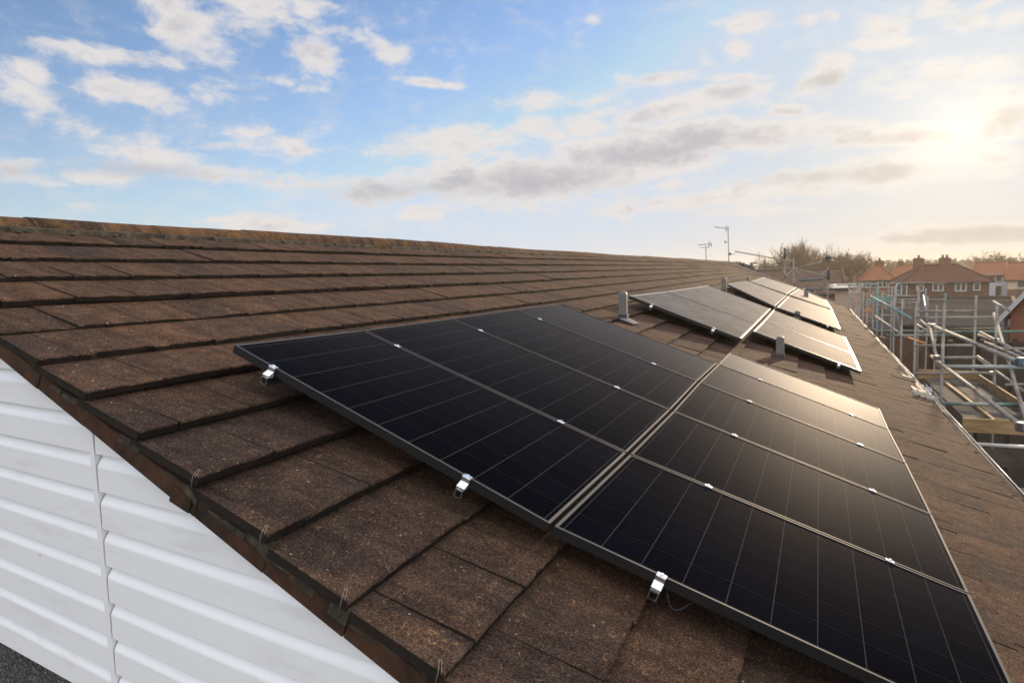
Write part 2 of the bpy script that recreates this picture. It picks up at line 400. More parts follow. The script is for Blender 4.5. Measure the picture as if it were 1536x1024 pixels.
brick('red_brick', (0.20, 0.080, 0.045), (0.26, 0.108, 0.060), (0.24, 0.20, 0.165))
brick('dark_brick', (0.10, 0.055, 0.04), (0.14, 0.075, 0.05), (0.14, 0.12, 0.1))
def far_tiles(name, a, b, sc=3.0):
    t, p = mat(name, 0.85, 0.0, 0.3)
    co = objco(t)
    s = t.n('ShaderNodeSeparateXYZ'); t.l(co, s.inputs[0])
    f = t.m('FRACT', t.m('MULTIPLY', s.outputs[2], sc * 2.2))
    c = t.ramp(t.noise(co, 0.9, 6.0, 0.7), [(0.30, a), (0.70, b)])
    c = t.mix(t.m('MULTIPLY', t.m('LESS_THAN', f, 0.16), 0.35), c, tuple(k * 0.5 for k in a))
    c = t.mix(1.0, c, t.ramp(t.noise(co, 9.0, 3.0, 0.7), [(0.3, (0.75, 0.75, 0.75)), (0.7, (1.2, 1.2, 1.2))]), 'MULTIPLY')
    t.l(c, p.inputs['Base Color'])
far_tiles('brown_roof_tile', (0.080, 0.033, 0.021), (0.135, 0.057, 0.034))
far_tiles('orange_roof_tile', (0.20, 0.078, 0.040), (0.30, 0.118, 0.056))
far_tiles('umber_roof_tile', (0.085, 0.052, 0.037), (0.14, 0.080, 0.053))
far_tiles('sheet_roof', (0.052, 0.039, 0.028), (0.115, 0.088, 0.064), 1.2)
plain('white_render', (0.66, 0.68, 0.76), 0.85, var=0.08)
plain('cream_render', (0.62, 0.53, 0.36), 0.85, var=0.1)
plain('pink_render', (0.52, 0.38, 0.30), 0.85, var=0.1)
plain('window_white', (0.58, 0.57, 0.55), 0.5)
plain('window_glass', (0.05, 0.06, 0.075), 0.12, 0.0, var=0.4, scale=2.0, spec=0.8)
plain('clay_pot', (0.30, 0.13, 0.07), 0.85)
plain('teal_sheet', (0.16, 0.36, 0.33), 0.6, var=0.25, scale=1.5)
t, p = mat('bark', 0.95, 0.0, 0.1)
co = objco(t)
t.l(t.ramp(t.noise(co, 4.0, 5.0, 0.7), [(0.3, (0.07, 0.047, 0.030)), (0.7, (0.14, 0.095, 0.06))]), p.inputs['Base Color'])
plain('twig', (0.19, 0.125, 0.070), 0.95, var=0.3)
plain('hedge_leaf', (0.034, 0.036, 0.018), 0.9, var=0.6, scale=3.0)
plain('dry_leaf', (0.105, 0.078, 0.035), 0.9, var=0.5, scale=1.2)
t, p = mat('ground', 0.95, 0.0, 0.15)
co = objco(t)
c = t.ramp(t.noise(co, 0.06, 7.0, 0.65), [(0.35, (0.050, 0.048, 0.026)), (0.50, (0.075, 0.070, 0.035)), (0.62, (0.12, 0.10, 0.07))])
t.l(t.mix(1.0, c, t.ramp(t.noise(co, 2.5, 6.0, 0.7), [(0.3, (0.6, 0.6, 0.6)), (0.7, (1.35, 1.3, 1.25))]), 'MULTIPLY'), p.inputs['Base Color'])
plain('asphalt', (0.05, 0.05, 0.052), 0.9, var=0.3, scale=1.0)
plain('car_paint_dark', (0.02, 0.03, 0.06), 0.22, 0.2, var=0.05, spec=0.7)
plain('car_paint_white', (0.72, 0.73, 0.74), 0.25, 0.0, var=0.04, spec=0.7)
plain('car_paint_yellow', (0.62, 0.42, 0.05), 0.3, 0.0, var=0.05, spec=0.7)
plain('car_glass', (0.015, 0.018, 0.022), 0.06, 0.0, var=0.1, spec=0.8)
plain('rubber', (0.015, 0.015, 0.015), 0.8)
plain('lamp_red', (0.35, 0.02, 0.015), 0.3)
plain('lamp_clear', (0.75, 0.75, 0.72), 0.15)
plain('fence_wood', (0.045, 0.034, 0.025), 0.9, var=0.35, scale=2.0)
plain('pale_wall', (0.48, 0.45, 0.38), 0.9, var=0.25, scale=2.0)
plain('moss', (0.05, 0.065, 0.018), 0.95, var=0.5, scale=30.0)
plain('straw', (0.24, 0.19, 0.12), 0.9)
plain('wire', (0.16, 0.14, 0.12), 0.6, 0.4)

# ------------------------------------------------------------------ mesh helpers
AL = rad(20.5); CA, SA = math.cos(AL), math.sin(AL)
def R(s, v, n):
    """roof coordinates (down the slope, along the ridge, up from the panel plane) to world"""
    return Vector((s * CA + n * SA, v, -s * SA + n * CA))

class MB:
    def __init__(self):
        self.v = []; self.f = []; self.mi = []; self.tone = []; self.cur = 0; self.t = 0.5; self.sm = []; self.smooth = False
        self.uv = None
    def face(self, pts):
        b = len(self.v)
        self.v += [tuple(p) for p in pts]
        self.addf(tuple(range(b, b + len(pts))))
    def addf(self, idx):
        self.f.append(idx); self.mi.append(self.cur); self.tone.append(self.t); self.sm.append(self.smooth)
    def hexa(self, a):
        """8 corners: 0-3 bottom loop, 4-7 top loop (same order)"""
        b = len(self.v)
        self.v += [tuple(p) for p in a]
        for q in ((3, 2, 1, 0), (4, 5, 6, 7), (0, 1, 5, 4), (1, 2, 6, 5), (2, 3, 7, 6), (3, 0, 4, 7)):
            self.addf(tuple(b + i for i in q))
    def box(self, c, sz, rz=0.0, M=None):
        x, y, z = sz[0] / 2, sz[1] / 2, sz[2] / 2
        pts = [(-x, -y, -z), (x, -y, -z), (x, y, -z), (-x, y, -z), (-x, -y, z), (x, -y, z), (x, y, z), (-x, y, z)]
        cc, ss = math.cos(rz), math.sin(rz)
        out = []
        for p in pts:
            if M is not None:
                q = M @ Vector(p)
            else:
                q = Vector((p[0] * cc - p[1] * ss, p[0] * ss + p[1] * cc, p[2]))
            out.append(Vector(c) + q)
        self.hexa(out)
    def rbox(self, c, sz, fr=None):
        """box in roof frame: centre (s,v,n), size (s,v,n)"""
        s, v, n = c; a, b, d = sz[0] / 2, sz[1] / 2, sz[2] / 2
        self.hexa([R(s - a, v - b, n - d), R(s + a, v - b, n - d), R(s + a, v + b, n - d), R(s - a, v + b, n - d),
                   R(s - a, v - b, n + d), R(s + a, v - b, n + d), R(s + a, v + b, n + d), R(s - a, v + b, n + d)])
    def tube(self, a, b, r, seg=10, r2=None, cap=True, sm=True):
        a = Vector(a); b = Vector(b); d = b - a
        if d.length < 1e-6:
            return
        r2 = r if r2 is None else r2
        z = d.normalized()
        x = z.orthogonal().normalized(); y = z.cross(x)
        k = len(self.v)
        for (c, rr) in ((a, r), (b, r2)):
            for i in range(seg):
                t_ = 2 * math.pi * i / seg
                self.v.append(tuple(c + x * (rr * math.cos(t_)) + y * (rr * math.sin(t_))))
        old = self.smooth; self.smooth = sm
        for i in range(seg):
            j = (i + 1) % seg
            self.addf((k + i, k + j, k + seg + j, k + seg + i))
        self.smooth = old
        if cap:
            self.addf(tuple(k + i for i in reversed(range(seg))))
            self.addf(tuple(k + seg + i for i in range(seg)))
    def path(self, pts, r, seg=6):
        for a, b in zip(pts[:-1], pts[1:]):
            self.tube(a, b, r, seg)
    def lathe(self, o, prof, seg=14, ax=None):
        k = len(self.v)
        for (rr, z) in prof:
            for i in range(seg):
                t_ = 2 * math.pi * i / seg
                self.v.append((o[0] + rr * math.cos(t_), o[1] + rr * math.sin(t_), o[2] + z))
        old = self.smooth; self.smooth = True
        for j in range(len(prof) - 1):
            for i in range(seg):
                i2 = (i + 1) % seg
                self.addf((k + j * seg + i, k + j * seg + i2, k + (j + 1) * seg + i2, k + (j + 1) * seg + i))
        self.smooth = old
        self.addf(tuple(k + i for i in reversed(range(seg))))
        e = k + (len(prof) - 1) * seg
        self.addf(tuple(e + i for i in range(seg)))
    def build(self, name, mats, parent=None, origin=None, bevel=0.0):
        if isinstance(mats, str):
            mats = [mats]
        me = bpy.data.meshes.new(name)
        pm = parent.matrix_basis.translation if parent is not None else None
        o = Vector(origin) if origin is not None else Vector((0, 0, 0))
        me.from_pydata([tuple(Vector(p) - o) for p in self.v], [], self.f)
        for m_ in mats:
            me.materials.append(MAT[m_])
        me.polygons.foreach_set('material_index', self.mi)
        me.polygons.foreach_set('use_smooth', self.sm)
        at = me.attributes.new('tone', 'FLOAT', 'FACE')
        at.data.foreach_set('value', self.tone)
        me.update()
        ob = bpy.data.objects.new(name, me)
        COL.objects.link(ob)
        ob.location = o
        if parent is not None:
            attach(ob, parent)
        if bevel:
            bv = ob.modifiers.new('bevel', 'BEVEL'); bv.width = bevel; bv.segments = 2; bv.limit_method = 'ANGLE'; bv.angle_limit = rad(40)
        return ob

def world_of(o):
    m_ = o.matrix_basis.copy()
    q = o
    while q.parent is not None:
        m_ = q.parent.matrix_basis @ q.matrix_parent_inverse @ m_ if False else (q.parent.matrix_basis @ m_)
        q = q.parent
    return m_
def attach(ob, parent):
    wp = world_of(parent)
    ob.parent = parent
    ob.matrix_parent_inverse = Matrix.Identity(4)
    ob.matrix_basis = wp.inverted() @ ob.matrix_basis
def tag(o, label=None, cat=None, group=None, kind=None):
    if label: o['label'] = label
    if cat: o['category'] = cat
    if group: o['group'] = group
    if kind: o['kind'] = kind
    return o
def thing(name, loc, label, cat, group=None, rz=0.0):
    o = bpy.data.objects.new(name, None)
    COL.objects.link(o)
    o.empty_display_size = 0.3
    o.location = loc; o.rotation_euler = (0, 0, rz)
    return tag(o, label, cat, group)
def copy_tree(o, loc, rz=None):
    r = o.copy(); COL.objects.link(r); r.location = loc
    if rz is not None: r.rotation_euler = (0, 0, rz)
    def rec(src, dst):
        for ch in [q for q in COL.objects if q.parent == src]:
            c_ = ch.copy(); COL.objects.link(c_); c_.parent = dst
            rec(ch, c_)
    rec(o, r)
    return r

GZ = -7.0
# ------------------------------------------------------------------ ground, road
m = MB()
m.face([(-680, -280, GZ), (680, -280, GZ), (680, 980, GZ), (-680, 980, GZ)])
tag(m.build('ground', 'ground'), kind='structure')
m = MB()
m.face([(6.0, -40, GZ + .006), (11.5, -40, GZ + .006), (11.5, 30, GZ + .006), (6.0, 30, GZ + .006)])
tag(m.build('yard_paving', 'asphalt'), kind='structure')

# ------------------------------------------------------------------ the house with the roof
house = thing('terraced_house', (0, 0, GZ), 'long brown tiled house carrying the solar panels, white clad gable', 'house')
G0, S0 = 0.3343, -0.4074
HT = -0.14
def skew(v): return 0.0115 * (v if v < 5 else 5 * math.exp(-(v - 5) / 20.0))
def far_v(s): return 37.1 - 1.55 * (s + 0.11)
def near_v(s): return -0.5544 - 0.1158 * s
TILE_W = 0.33
rt = MB()
S_RIDGE = -2.44
rows = list(range(-5, 15))
DN = {0: .014, 1: .026, 2: .026, 3: .024, 4: .010, 6: .001, -1: -.006, -2: .005, -4: -.006, -5: -.010}
for i in rows:
    sb = S0 + G0 * i
    hb = HT + 0.0058 * sb 
    st_ = sb - G0 - 0.05
    if i == 14:
        sb = 4.035; hb = HT + 0.0058 * sb
    v0 = near_v(sb)
    vend = far_v(sb)
    half = (i % 2 == 0)
    v = v0
    k = 0
    while v < vend:
        wd = TILE_W * (0.5 if (k == 0 and half) else 1.0)
        ve = min(v + wd, vend)
        far = v > 9
        js = random.uniform(-.003, .003); jn = random.uniform(-.003, .003); jt = random.uniform(-.004, .004)
        if not far and i < 3 and random.random() < 0.06:
            js += random.choice((-.009, .008)); jn += .003
        rt.t = min(1, max(0, random.gauss(0.52, 0.15)))
        if k == 0: rt.t = min(rt.t, 0.34)
        g = 0.002 if k else 0.0
        sk = skew(v) if k else skew(v0)
        if i == 14: sk = .012 * math.sin(v * .5)
        jn += DN.get(i, 0.0) * math.exp(-max(0.0, v + .3) / 2.5)
        s1 = sb + sk + js; s0 = st_ + sk
        n1 = hb + jn; n0 = hb - 0.037 + jn * .5
        a, b = v + g, ve - g
        th = 0.030
        c_ = 0.004
        a0 = a1 = a
        if k == 0:
            a0 = near_v(s0) + .012; a1 = near_v(s1)
        # slab with chamfered lower arris
        P = [R(s0, a0, n0), R(s0, b, n0), R(s1 - c_, b, n1 + jt), R(s1 - c_, a1, n1 - jt),
             R(s1, b, n1 - c_ + jt), R(s1, a1, n1 - c_ - jt), R(s1 - .002, b, n1 - th + jt), R(s1 - .002, a1, n1 - th - jt), R(s0, a0, n0 - th), R(s0, b, n0 - th)]
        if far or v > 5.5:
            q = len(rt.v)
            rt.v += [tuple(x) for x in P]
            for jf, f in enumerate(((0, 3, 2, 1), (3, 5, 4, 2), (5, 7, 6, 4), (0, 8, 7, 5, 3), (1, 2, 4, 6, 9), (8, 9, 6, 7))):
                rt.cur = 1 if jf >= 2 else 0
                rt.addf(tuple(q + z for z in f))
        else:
            NS = 9
            q = len(rt.v)
            for z in range(NS + 1):
                f_ = z / NS
                ch = random.uniform(-.0015, .0015) - (random.uniform(.003, .009) if random.random() < .03 else 0)
                cn = random.uniform(-.0012, .0012)
                cc = c_ * random.uniform(.6, 1.9)
                vh = a0 + (b - a0) * f_; vf = a1 + (b - a1) * f_
                tl = jt * (2 * f_ - 1)
                bow = .0022 * (1 - (2 * f_ - 1) ** 2)
                sm_ = s0 + (s1 - s0) * .5; nm_ = n0 + (n1 - n0) * .5 + bow * .5
                rt.v += [tuple(R(s0, vh, n0)), tuple(R(sm_, (vh + vf) / 2, nm_ + tl * .5)), tuple(R(s1 - cc + ch, vf, n1 + tl + cn + bow)), tuple(R(s1 + ch, vf, n1 - cc + tl + cn + bow)),
                         tuple(R(s1 + ch * .4 - .002, vf, n1 - th + tl)), tuple(R(s0, vh, n0 - th))]
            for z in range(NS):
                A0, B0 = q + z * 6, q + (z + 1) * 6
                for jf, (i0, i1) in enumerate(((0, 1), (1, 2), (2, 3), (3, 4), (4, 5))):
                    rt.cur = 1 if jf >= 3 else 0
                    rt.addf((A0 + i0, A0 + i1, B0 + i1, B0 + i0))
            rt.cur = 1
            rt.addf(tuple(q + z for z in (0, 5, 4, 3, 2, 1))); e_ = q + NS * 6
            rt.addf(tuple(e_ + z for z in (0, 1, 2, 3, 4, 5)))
        v = ve; k += 1
roof = rt.build('roof', ['roof_tile', 'tile_edge_shade'], house)
# underlay sheet below tiles and the hidden back slope
m = MB()
def hz(s): return HT + 0.0058 * s
A = [R(S_RIDGE, near_v(S_RIDGE) + .05, hz(-2.5) - .066), R(4.0, near_v(4.2) + .05, hz(4.2) - .064), R(4.0, far_v(4.2) - .05, hz(4.2) - .064), R(S_RIDGE, far_v(S_RIDGE) - .05, hz(-2.5) - .066)]
m.face(A)
m.build('underlay', 'underlay', roof)
apex = R(S_RIDGE, 0, hz(S_RIDGE) - .035)
m = MB()
m.t = .5
bx, bz = apex.x - 6.0, apex.z - 2.3
m.hexa([(apex.x, near_v(-2.5), apex.z - .03), (apex.x, 38.0, apex.z - .03), (bx, 38.0, bz - .03), (bx, near_v(-2.5), bz - .03),
        (apex.x, near_v(-2.5), apex.z), (apex.x, 38.0, apex.z), (bx, 38.0, bz), (bx, near_v(-2.5), bz)])
m.build('back_slope', 'roof_tile', roof)
# ridge: half-round tiles bedded in mortar
def RSAG(v): return -.006 * math.sin(v * .9) + .010 * math.exp(-((v - 3.5) / 2.5) ** 2) + .006 * math.sin(v * .31)
rg = MB(); rg.smooth = True
v = near_v(-2.5) - .01
vr = far_v(S_RIDGE)
kk = 0
while v < vr:
    L = 0.45
    ve = min(v + L, vr)
    rg.t = random.random()
    jn = random.uniform(-.003, .003); js = random.uniform(-.004, .004)
    seg = 10
    q = len(rg.v)
    for (vv, rr) in ((v, .122), (v + .02, .1235), (ve - .001, .121)):
        for j in range(seg + 1):
            t_ = math.pi * (j / seg) * 1.12 - 0.06 * math.pi
            rg.v.append(tuple(R(S_RIDGE + js, vv, -.228 + jn + RSAG(vv)) + Vector((rr * math.cos(t_) * 1.05, 0, rr * math.sin(t_) * .90))))
    for a in range(2):
        for j in range(seg):
            rg.addf((q + a * (seg + 1) + j, q + a * (seg + 1) + j + 1, q + (a + 1) * (seg + 1) + j + 1, q + (a + 1) * (seg + 1) + j))
    rg.addf(tuple(q + j for j in range(seg + 1)))
    v = ve; kk += 1
rg.build('ridge', 'ridge_tile', roof)
m = MB()
v = near_v(-2.5) + .02
while v < vr - .1:
    ve = min(v + random.uniform(.12, .35), vr - .05)
    w_ = random.uniform(-.010, .010)
    m.hexa([R(-2.38, v, -.21), R(-2.303 + w_, v, -.182), R(-2.303 + w_, ve, -.182), R(-2.38, ve, -.21),
            R(-2.38, v, -.145), R(-2.320 + w_, v, -.152), R(-2.320 + w_, ve, -.152), R(-2.38, ve, -.145)])
    v = ve
m.build('ridge_mortar', 'mortar', roof)
# verge: boards and mortar below the tile ends
m = MB(); mo = MB(); wr = MB()
for i in range(-5, 13):
    sa_ = S0 + G0 * (i - 0); sb_ = sa_ + G0
    for (u0, u1) in ((0.0, 1.0),):
        s_a = sa_ + G0 * u0; s_b = sa_ + G0 * u1 - .004
        off = random.uniform(.009, .014)
        bot = -.252 + random.uniform(-.003, .003)
        m.hexa([R(s_a, near_v(s_a) + off, bot), R(s_b, near_v(s_b) + off, bot + random.uniform(-.003, .003)), R(s_b, near_v(s_b) + .055, -.25), R(s_a, near_v(s_a) + .055, -.25),
                R(s_a, near_v(s_a) + off + .004, -.188), R(s_b, near_v(s_b) + off + .004, -.186), R(s_b, near_v(s_b) + .055, -.185), R(s_a, near_v(s_a) + .055, -.185)])
    # mortar fillet between board and tile
    s_ = sa_
    while s_ < sb_ - .01:
        e_ = min(s_ + random.uniform(.05, .12), sb_)
        off = random.uniform(.004, .022)
        fr = (s_ - sa_) / G0
        top = hz(s_) - .062 + .034 * fr
        mo.hexa([R(s_, near_v(s_) + off, -.200 + random.uniform(-.012, .01)), R(e_, near_v(e_) + off, -.200 + random.uniform(-.012, .01)), R(e_, near_v(e_) + .08, -.2), R(s_, near_v(s_) + .08, -.2),
                 R(s_, near_v(s_) + off + .004, top), R(e_, near_v(e_) + off + .004, top + .008), R(e_, near_v(e_) + .08, top), R(s_, near_v(s_) + .08, top)])
        s_ = e_
    if i in (3, 4, 5, 6):
        sb2 = S0 + G0 * i + skew(-.6)
        n_ = hz(sb2) + DN.get(i, 0)
        vv = near_v(sb2)
        pts = [R(sb2 - .010, vv - .004, n_ - .05), R(sb2 - .011, vv - .005, n_ + .002), R(sb2 - .022, vv + .014, n_ + .003), R(sb2 - .034, vv + .034, n_ + .004),
               R(sb2 - .040, vv + .031, n_ + .005), R(sb2 - .030, vv + .012, n_ + .004), R(sb2 - .020, vv - .006, n_ + .001), R(sb2 - .018, vv - .006, n_ - .05)]
        wr = MB(); wr.path(pts[1:], .0012, 6); wr.build('tile_clip', 'wire', roof)
# a few odd wood packers
for (s_, L_, dn) in ((.47, .10, -.258),):
    m.hexa([R(s_, near_v(s_) + .002, dn), R(s_ + L_, near_v(s_ + L_) + .002, dn + .01), R(s_ + L_, near_v(s_ + L_) + .06, dn + .01), R(s_, near_v(s_) + .06, dn),
            R(s_, near_v(s_) + .004, dn + .06), R(s_ + L_, near_v(s_ + L_) + .004, dn + .055), R(s_ + L_, near_v(s_ + L_) + .06, dn + .055), R(s_, near_v(s_) + .06, dn + .06)])
m.build('verge_board', 'verge_board', roof)
mo.build('verge_mortar', 'mortar', roof)

# gable wall
KX = -0.1158 / CA
def wall_y(X, off): return -0.5544 + .062 + KX * X - off
def xr(z): return -(z + .21 * CA) * CA / SA - .21 * SA
def xl(z):
    # back slope underside
    return bx + (z - (bz - .10)) / (2.3 / 6.0) if z > bz - .1 else bx
cl_ = MB()
Z0, BH, ZB = -0.0375, 0.1441, -1.334
prof = [(0.0, -.006), (.0125, -.006), (.0165, -.003), (.0215, .001), (.027, .0055), (.033, .0098), (.039, .0135), (.045, .0162), (.051, .0176), (.1410, .0195), (.1432, .0180), (.1440, -.006)]
zt = Z0 + BH * 4
while zt > ZB + .01:
    for (a, oa), (b, ob_) in zip(prof[:-1], prof[1:]):
        za, zb = zt - a, zt - b
        XA0, XA1, XB0, XB1 = xl(za), xr(za), xl(zb), xr(zb)
        XA1 = min(XA1, 3.8); XB1 = min(XB1, 3.8)
        if XB1 - XB0 < .02:
            continue
        if XA1 < XA0:
            XA0 = XA1 = (XA0 + XA1) / 2
        cl_.smooth = True
        # split along X so the joint strip sits between two lengths of board
        for (lo, hi) in ((-50, -0.204), (-0.1715, 50)):
            a0, a1, b0, b1 = max(XA0, lo), min(XA1, hi), max(XB0, lo), min(XB1, hi)
            a1 = max(a1, a0 - 0); b1 = max(b1, b0)
            if b1 <= b0 or a0 > hi or b0 > hi or a1 < lo or b1 < lo: continue
            if a1 < a0: a1 = a0
            cl_.face([(b0, wall_y(b0, ob_), zb), (b1, wall_y(b1, ob_), zb), (a1, wall_y(a1, oa), za), (a0, wall_y(a0, oa), za)])
    zt -= BH
clad = cl_.build('gable_cladding', 'white_upvc', house)
m = MB()
jt0, jt1 = -0.206, -0.176
ztop = -(jt1 + .21 * SA) / CA * SA - .21 * CA + .004
m.hexa([(jt0, wall_y(jt0, .0235), ZB), (jt1, wall_y(jt1, .0235), ZB), (jt1, wall_y(jt1, -.01), ZB), (jt0, wall_y(jt0, -.01), ZB),
        (jt0, wall_y(jt0, .0235), ztop), (jt1, wall_y(jt1, .0235), ztop), (jt1, wall_y(jt1, -.01), ztop), (jt0, wall_y(jt0, -.01), ztop)])
m.build('joint_strip', 'white_upvc', clad, bevel=.002)
m = MB()   # masonry: rendered gable, front, far gable, back
F0, BK = 3.82, bx + .1
def wl_(a, b, th=.2):
    pass
m.hexa([(BK, wall_y(BK, -.03), GZ), (F0, wall_y(F0, -.03), GZ), (F0, wall_y(F0, -.25), GZ), (BK, wall_y(BK, -.25), GZ),
        (BK, wall_y(BK, -.03), ZB + .02), (F0, wall_y(F0, -.03), ZB + .02), (F0, wall_y(F0, -.25), ZB + .02), (BK, wall_y(BK, -.25), ZB + .02)])
m.build('rendered_wall', 'pebble_dash', house)
m = MB()
m.hexa([(3.62, -.6, GZ), (F0, -.6, GZ), (F0, 30.6, GZ), (3.62, 30.6, GZ), (3.62, -.6, -1.60), (F0, -.6, -1.66), (F0, 30.6, -1.66), (3.62, 30.6, -1.60)])
m.hexa([(BK, .2, GZ), (BK + .2, .2, GZ), (BK + .2, 37.6, GZ), (BK, 37.6, GZ), (BK, .2, bz), (BK + .2, .2, bz), (BK + .2, 37.6, bz), (BK, 37.6, bz)])
fe = [R(s, far_v(s) - .12, hz(s) - .1) for s in (4.1, -2.5)]
m.hexa([(fe[0].x, fe[0].y - .2, GZ), (fe[0].x, fe[0].y, GZ), (fe[1].x, fe[1].y, GZ), (fe[1].x, fe[1].y - .2, GZ),
        (fe[0].x, fe[0].y - .2, fe[0].z), fe[0], fe[1], (fe[1].x, fe[1].y - .2, fe[1].z)])
m.build('brick_wall', 'brown_brick', house)
# eaves: fascia and gutter
m = MB()
e0 = R(4.075, near_v(4.2), HT - .06)
m.hexa([(e0.x - .04, e0.y, e0.z - .2), (e0.x - .015, e0.y, e0.z - .2), (e0.x - .015, 30.4, e0.z - .2), (e0.x - .04, 30.4, e0.z - .2),
        (e0.x - .04, e0.y, e0.z), (e0.x - .015, e0.y, e0.z), (e0.x - .015, 30.4, e0.z), (e0.x - .04, 30.4, e0.z)])
m.build('fascia', 'gutter_dark', house)
m = MB(); m2 = MB()
m.smooth = True
gx, gz_ = e0.x + .062, e0.z + .012
ys = [e0.y] + [e0.y + 1.0 + j * 2.0 for j in range(16) if e0.y + 1.0 + j * 2.0 < 30.2] + [30.4]
def gsag(y): return 0.008 * math.sin(y * 1.1) - .004 * math.sin(y * 0.37 + 1)
for (ya, yb) in zip(ys[:-1], ys[1:]):
    for j in range(10):
        t0, t1 = math.pi * (1 + j / 10.0), math.pi * (1 + (j + 1) / 10.0)
        for rr, fl in ((.060, 1), (.056, 0)):
            P0 = lambda y, t_: (gx + rr * math.cos(t_), y, gz_ + gsag(y) + rr * math.sin(t_))
            q = [P0(ya, t0), P0(yb, t0), P0(yb, t1), P0(ya, t1)]
            m.face(q if fl else q[::-1])
    m2.tube((gx + .061, ya, gz_ + gsag(ya)), (gx + .061, yb, gz_ + gsag(yb)), .0062, 8)
    m2.tube((gx - .059, ya, gz_ + gsag(ya)), (gx - .059, yb, gz_ + gsag(yb)), .004, 6)
gut = m.build('gutter', 'gutter_dark', house)
m2.build('gutter_lip', 'gutter_lip', gut)
# far verge trim
m = MB()
for j in range(12):
    sa_, sb_ = -2.4 + j * .55, -2.4 + (j + 1) * .55 - .01
    m.hexa([R(sa_, far_v(sa_) - .02, -.19), R(sb_, far_v(sb_) - .02, -.19), R(sb_, far_v(sb_) + .07, -.19), R(sa_, far_v(sa_) + .07, -.19),
            R(sa_, far_v(sa_) - .02, -.085), R(sb_, far_v(sb_) - .02, -.085), R(sb_, far_v(sb_) + .07, -.085), R(sa_, far_v(sa_) + .07, -.085)])
m.build('verge_trim', 'pale_mortar', roof)
# lead patches, slipped tile and crumbled mortar near the gutter
m = MB()
def patch(mb, s0, s1, v0, v1, n, k=6):
    for a in range(k):
        for b in range(k):
            def pt(i, j):
                s = s0 + (s1 - s0) * i / k; v = v0 + (v1 - v0) * j / k
                return R(s + .03 * math.sin(7 * v), v + .05 * math.sin(9 * s), n + .010 * math.sin(13 * s + 5 * v) + .006 * math.sin(23 * v))
            mb.face([pt(a, b), pt(a + 1, b), pt(a + 1, b + 1), pt(a, b + 1)])
patch(m, 3.90, 4.10, 8.5, 10.6, -.122)
m.build('lead_patch', 'lead', roof)
def lump(mb, c, r, seed):
    rnd = random.Random(seed)
    k = len(mb.v); n1, n2 = 7, 5
    for j in range(n2 + 1):
        ph = math.pi * j / n2
        for i in range(n1):
            th_ = 2 * math.pi * i / n1
            q = r * rnd.uniform(.7, 1.25)
            mb.v.append((c[0] + q * math.sin(ph) * math.cos(th_), c[1] + q * math.sin(ph) * math.sin(th_) * 1.3, c[2] + q * .7 * math.cos(ph)))
    for j in range(n2):
        for i in range(n1):
            i2 = (i + 1) % n1
            mb.addf((k + j * n1 + i, k + (j + 1) * n1 + i, k + (j + 1) * n1 + i2, k + j * n1 + i2))
m = MB()
for j in range(34):
    s = random.uniform(3.86, 4.1); v = random.uniform(8.1, 8.6)
    lump(m, R(s, v, -.115), random.uniform(.02, .055), j)
m.build('crumbled_mortar', 'pale_mortar', roof)
for (x, y) in ((1322, 505), (1355, 565), (1305, 492)):
    m = MB()
    q = None
    # slipped tiles lifted at their lower edge
    r_ = ray(x, y)
    Bn = Vector((SA, 0, CA))
    tt = (-.11 - (CAM.dot(Bn))) / r_.dot(Bn)
    P_ = CAM + r_ * tt
    s = P_.x * CA - P_.z * SA; v = P_.y
    m.t = random.random() * .4
    m.hexa([R(s - .16, v - .16, -.16), R(s + .16, v - .17, -.13), R(s + .17, v + .16, -.12), R(s - .16, v + .17, -.16),
            R(s - .16, v - .16, -.135), R(s + .16, v - .17, -.10), R(s + .17, v + .16, -.09), R(s - .16, v + .17, -.135)])
    m.build('slipped_tile', 'roof_tile', roof)
# moss, straw and grit lying on the tiles
m = MB()
for j in range(46):
    i = random.randint(-5, 8)
    s = S0 + G0 * i + random.uniform(.012, .05); v = random.uniform(-.5, 7)
    lump(m, R(s, v, hz(s) - .030), random.uniform(.005, .014), 500 + j)
for j in range(60):
    v = random.uniform(-.4, 14)
    lump(m, R(-2.298 + random.uniform(-.01, .02), v, -.168), random.uniform(.006, .016), 900 + j)
tag(m.build('moss', 'moss', roof), kind='stuff')
m = MB()
for j in range(30):
    s = random.uniform(-2.0, .3); v = random.uniform(-.4, 4)
    a = random.uniform(-.5, .5); L = random.uniform(.015, .05)
    nn = hz(s) - .012
    m.tube(R(s, v, nn), R(s + L * math.sin(a), v + L * math.cos(a), nn + .004), .0022, 5)
tag(m.build('straw', 'straw', roof), kind='stuff')

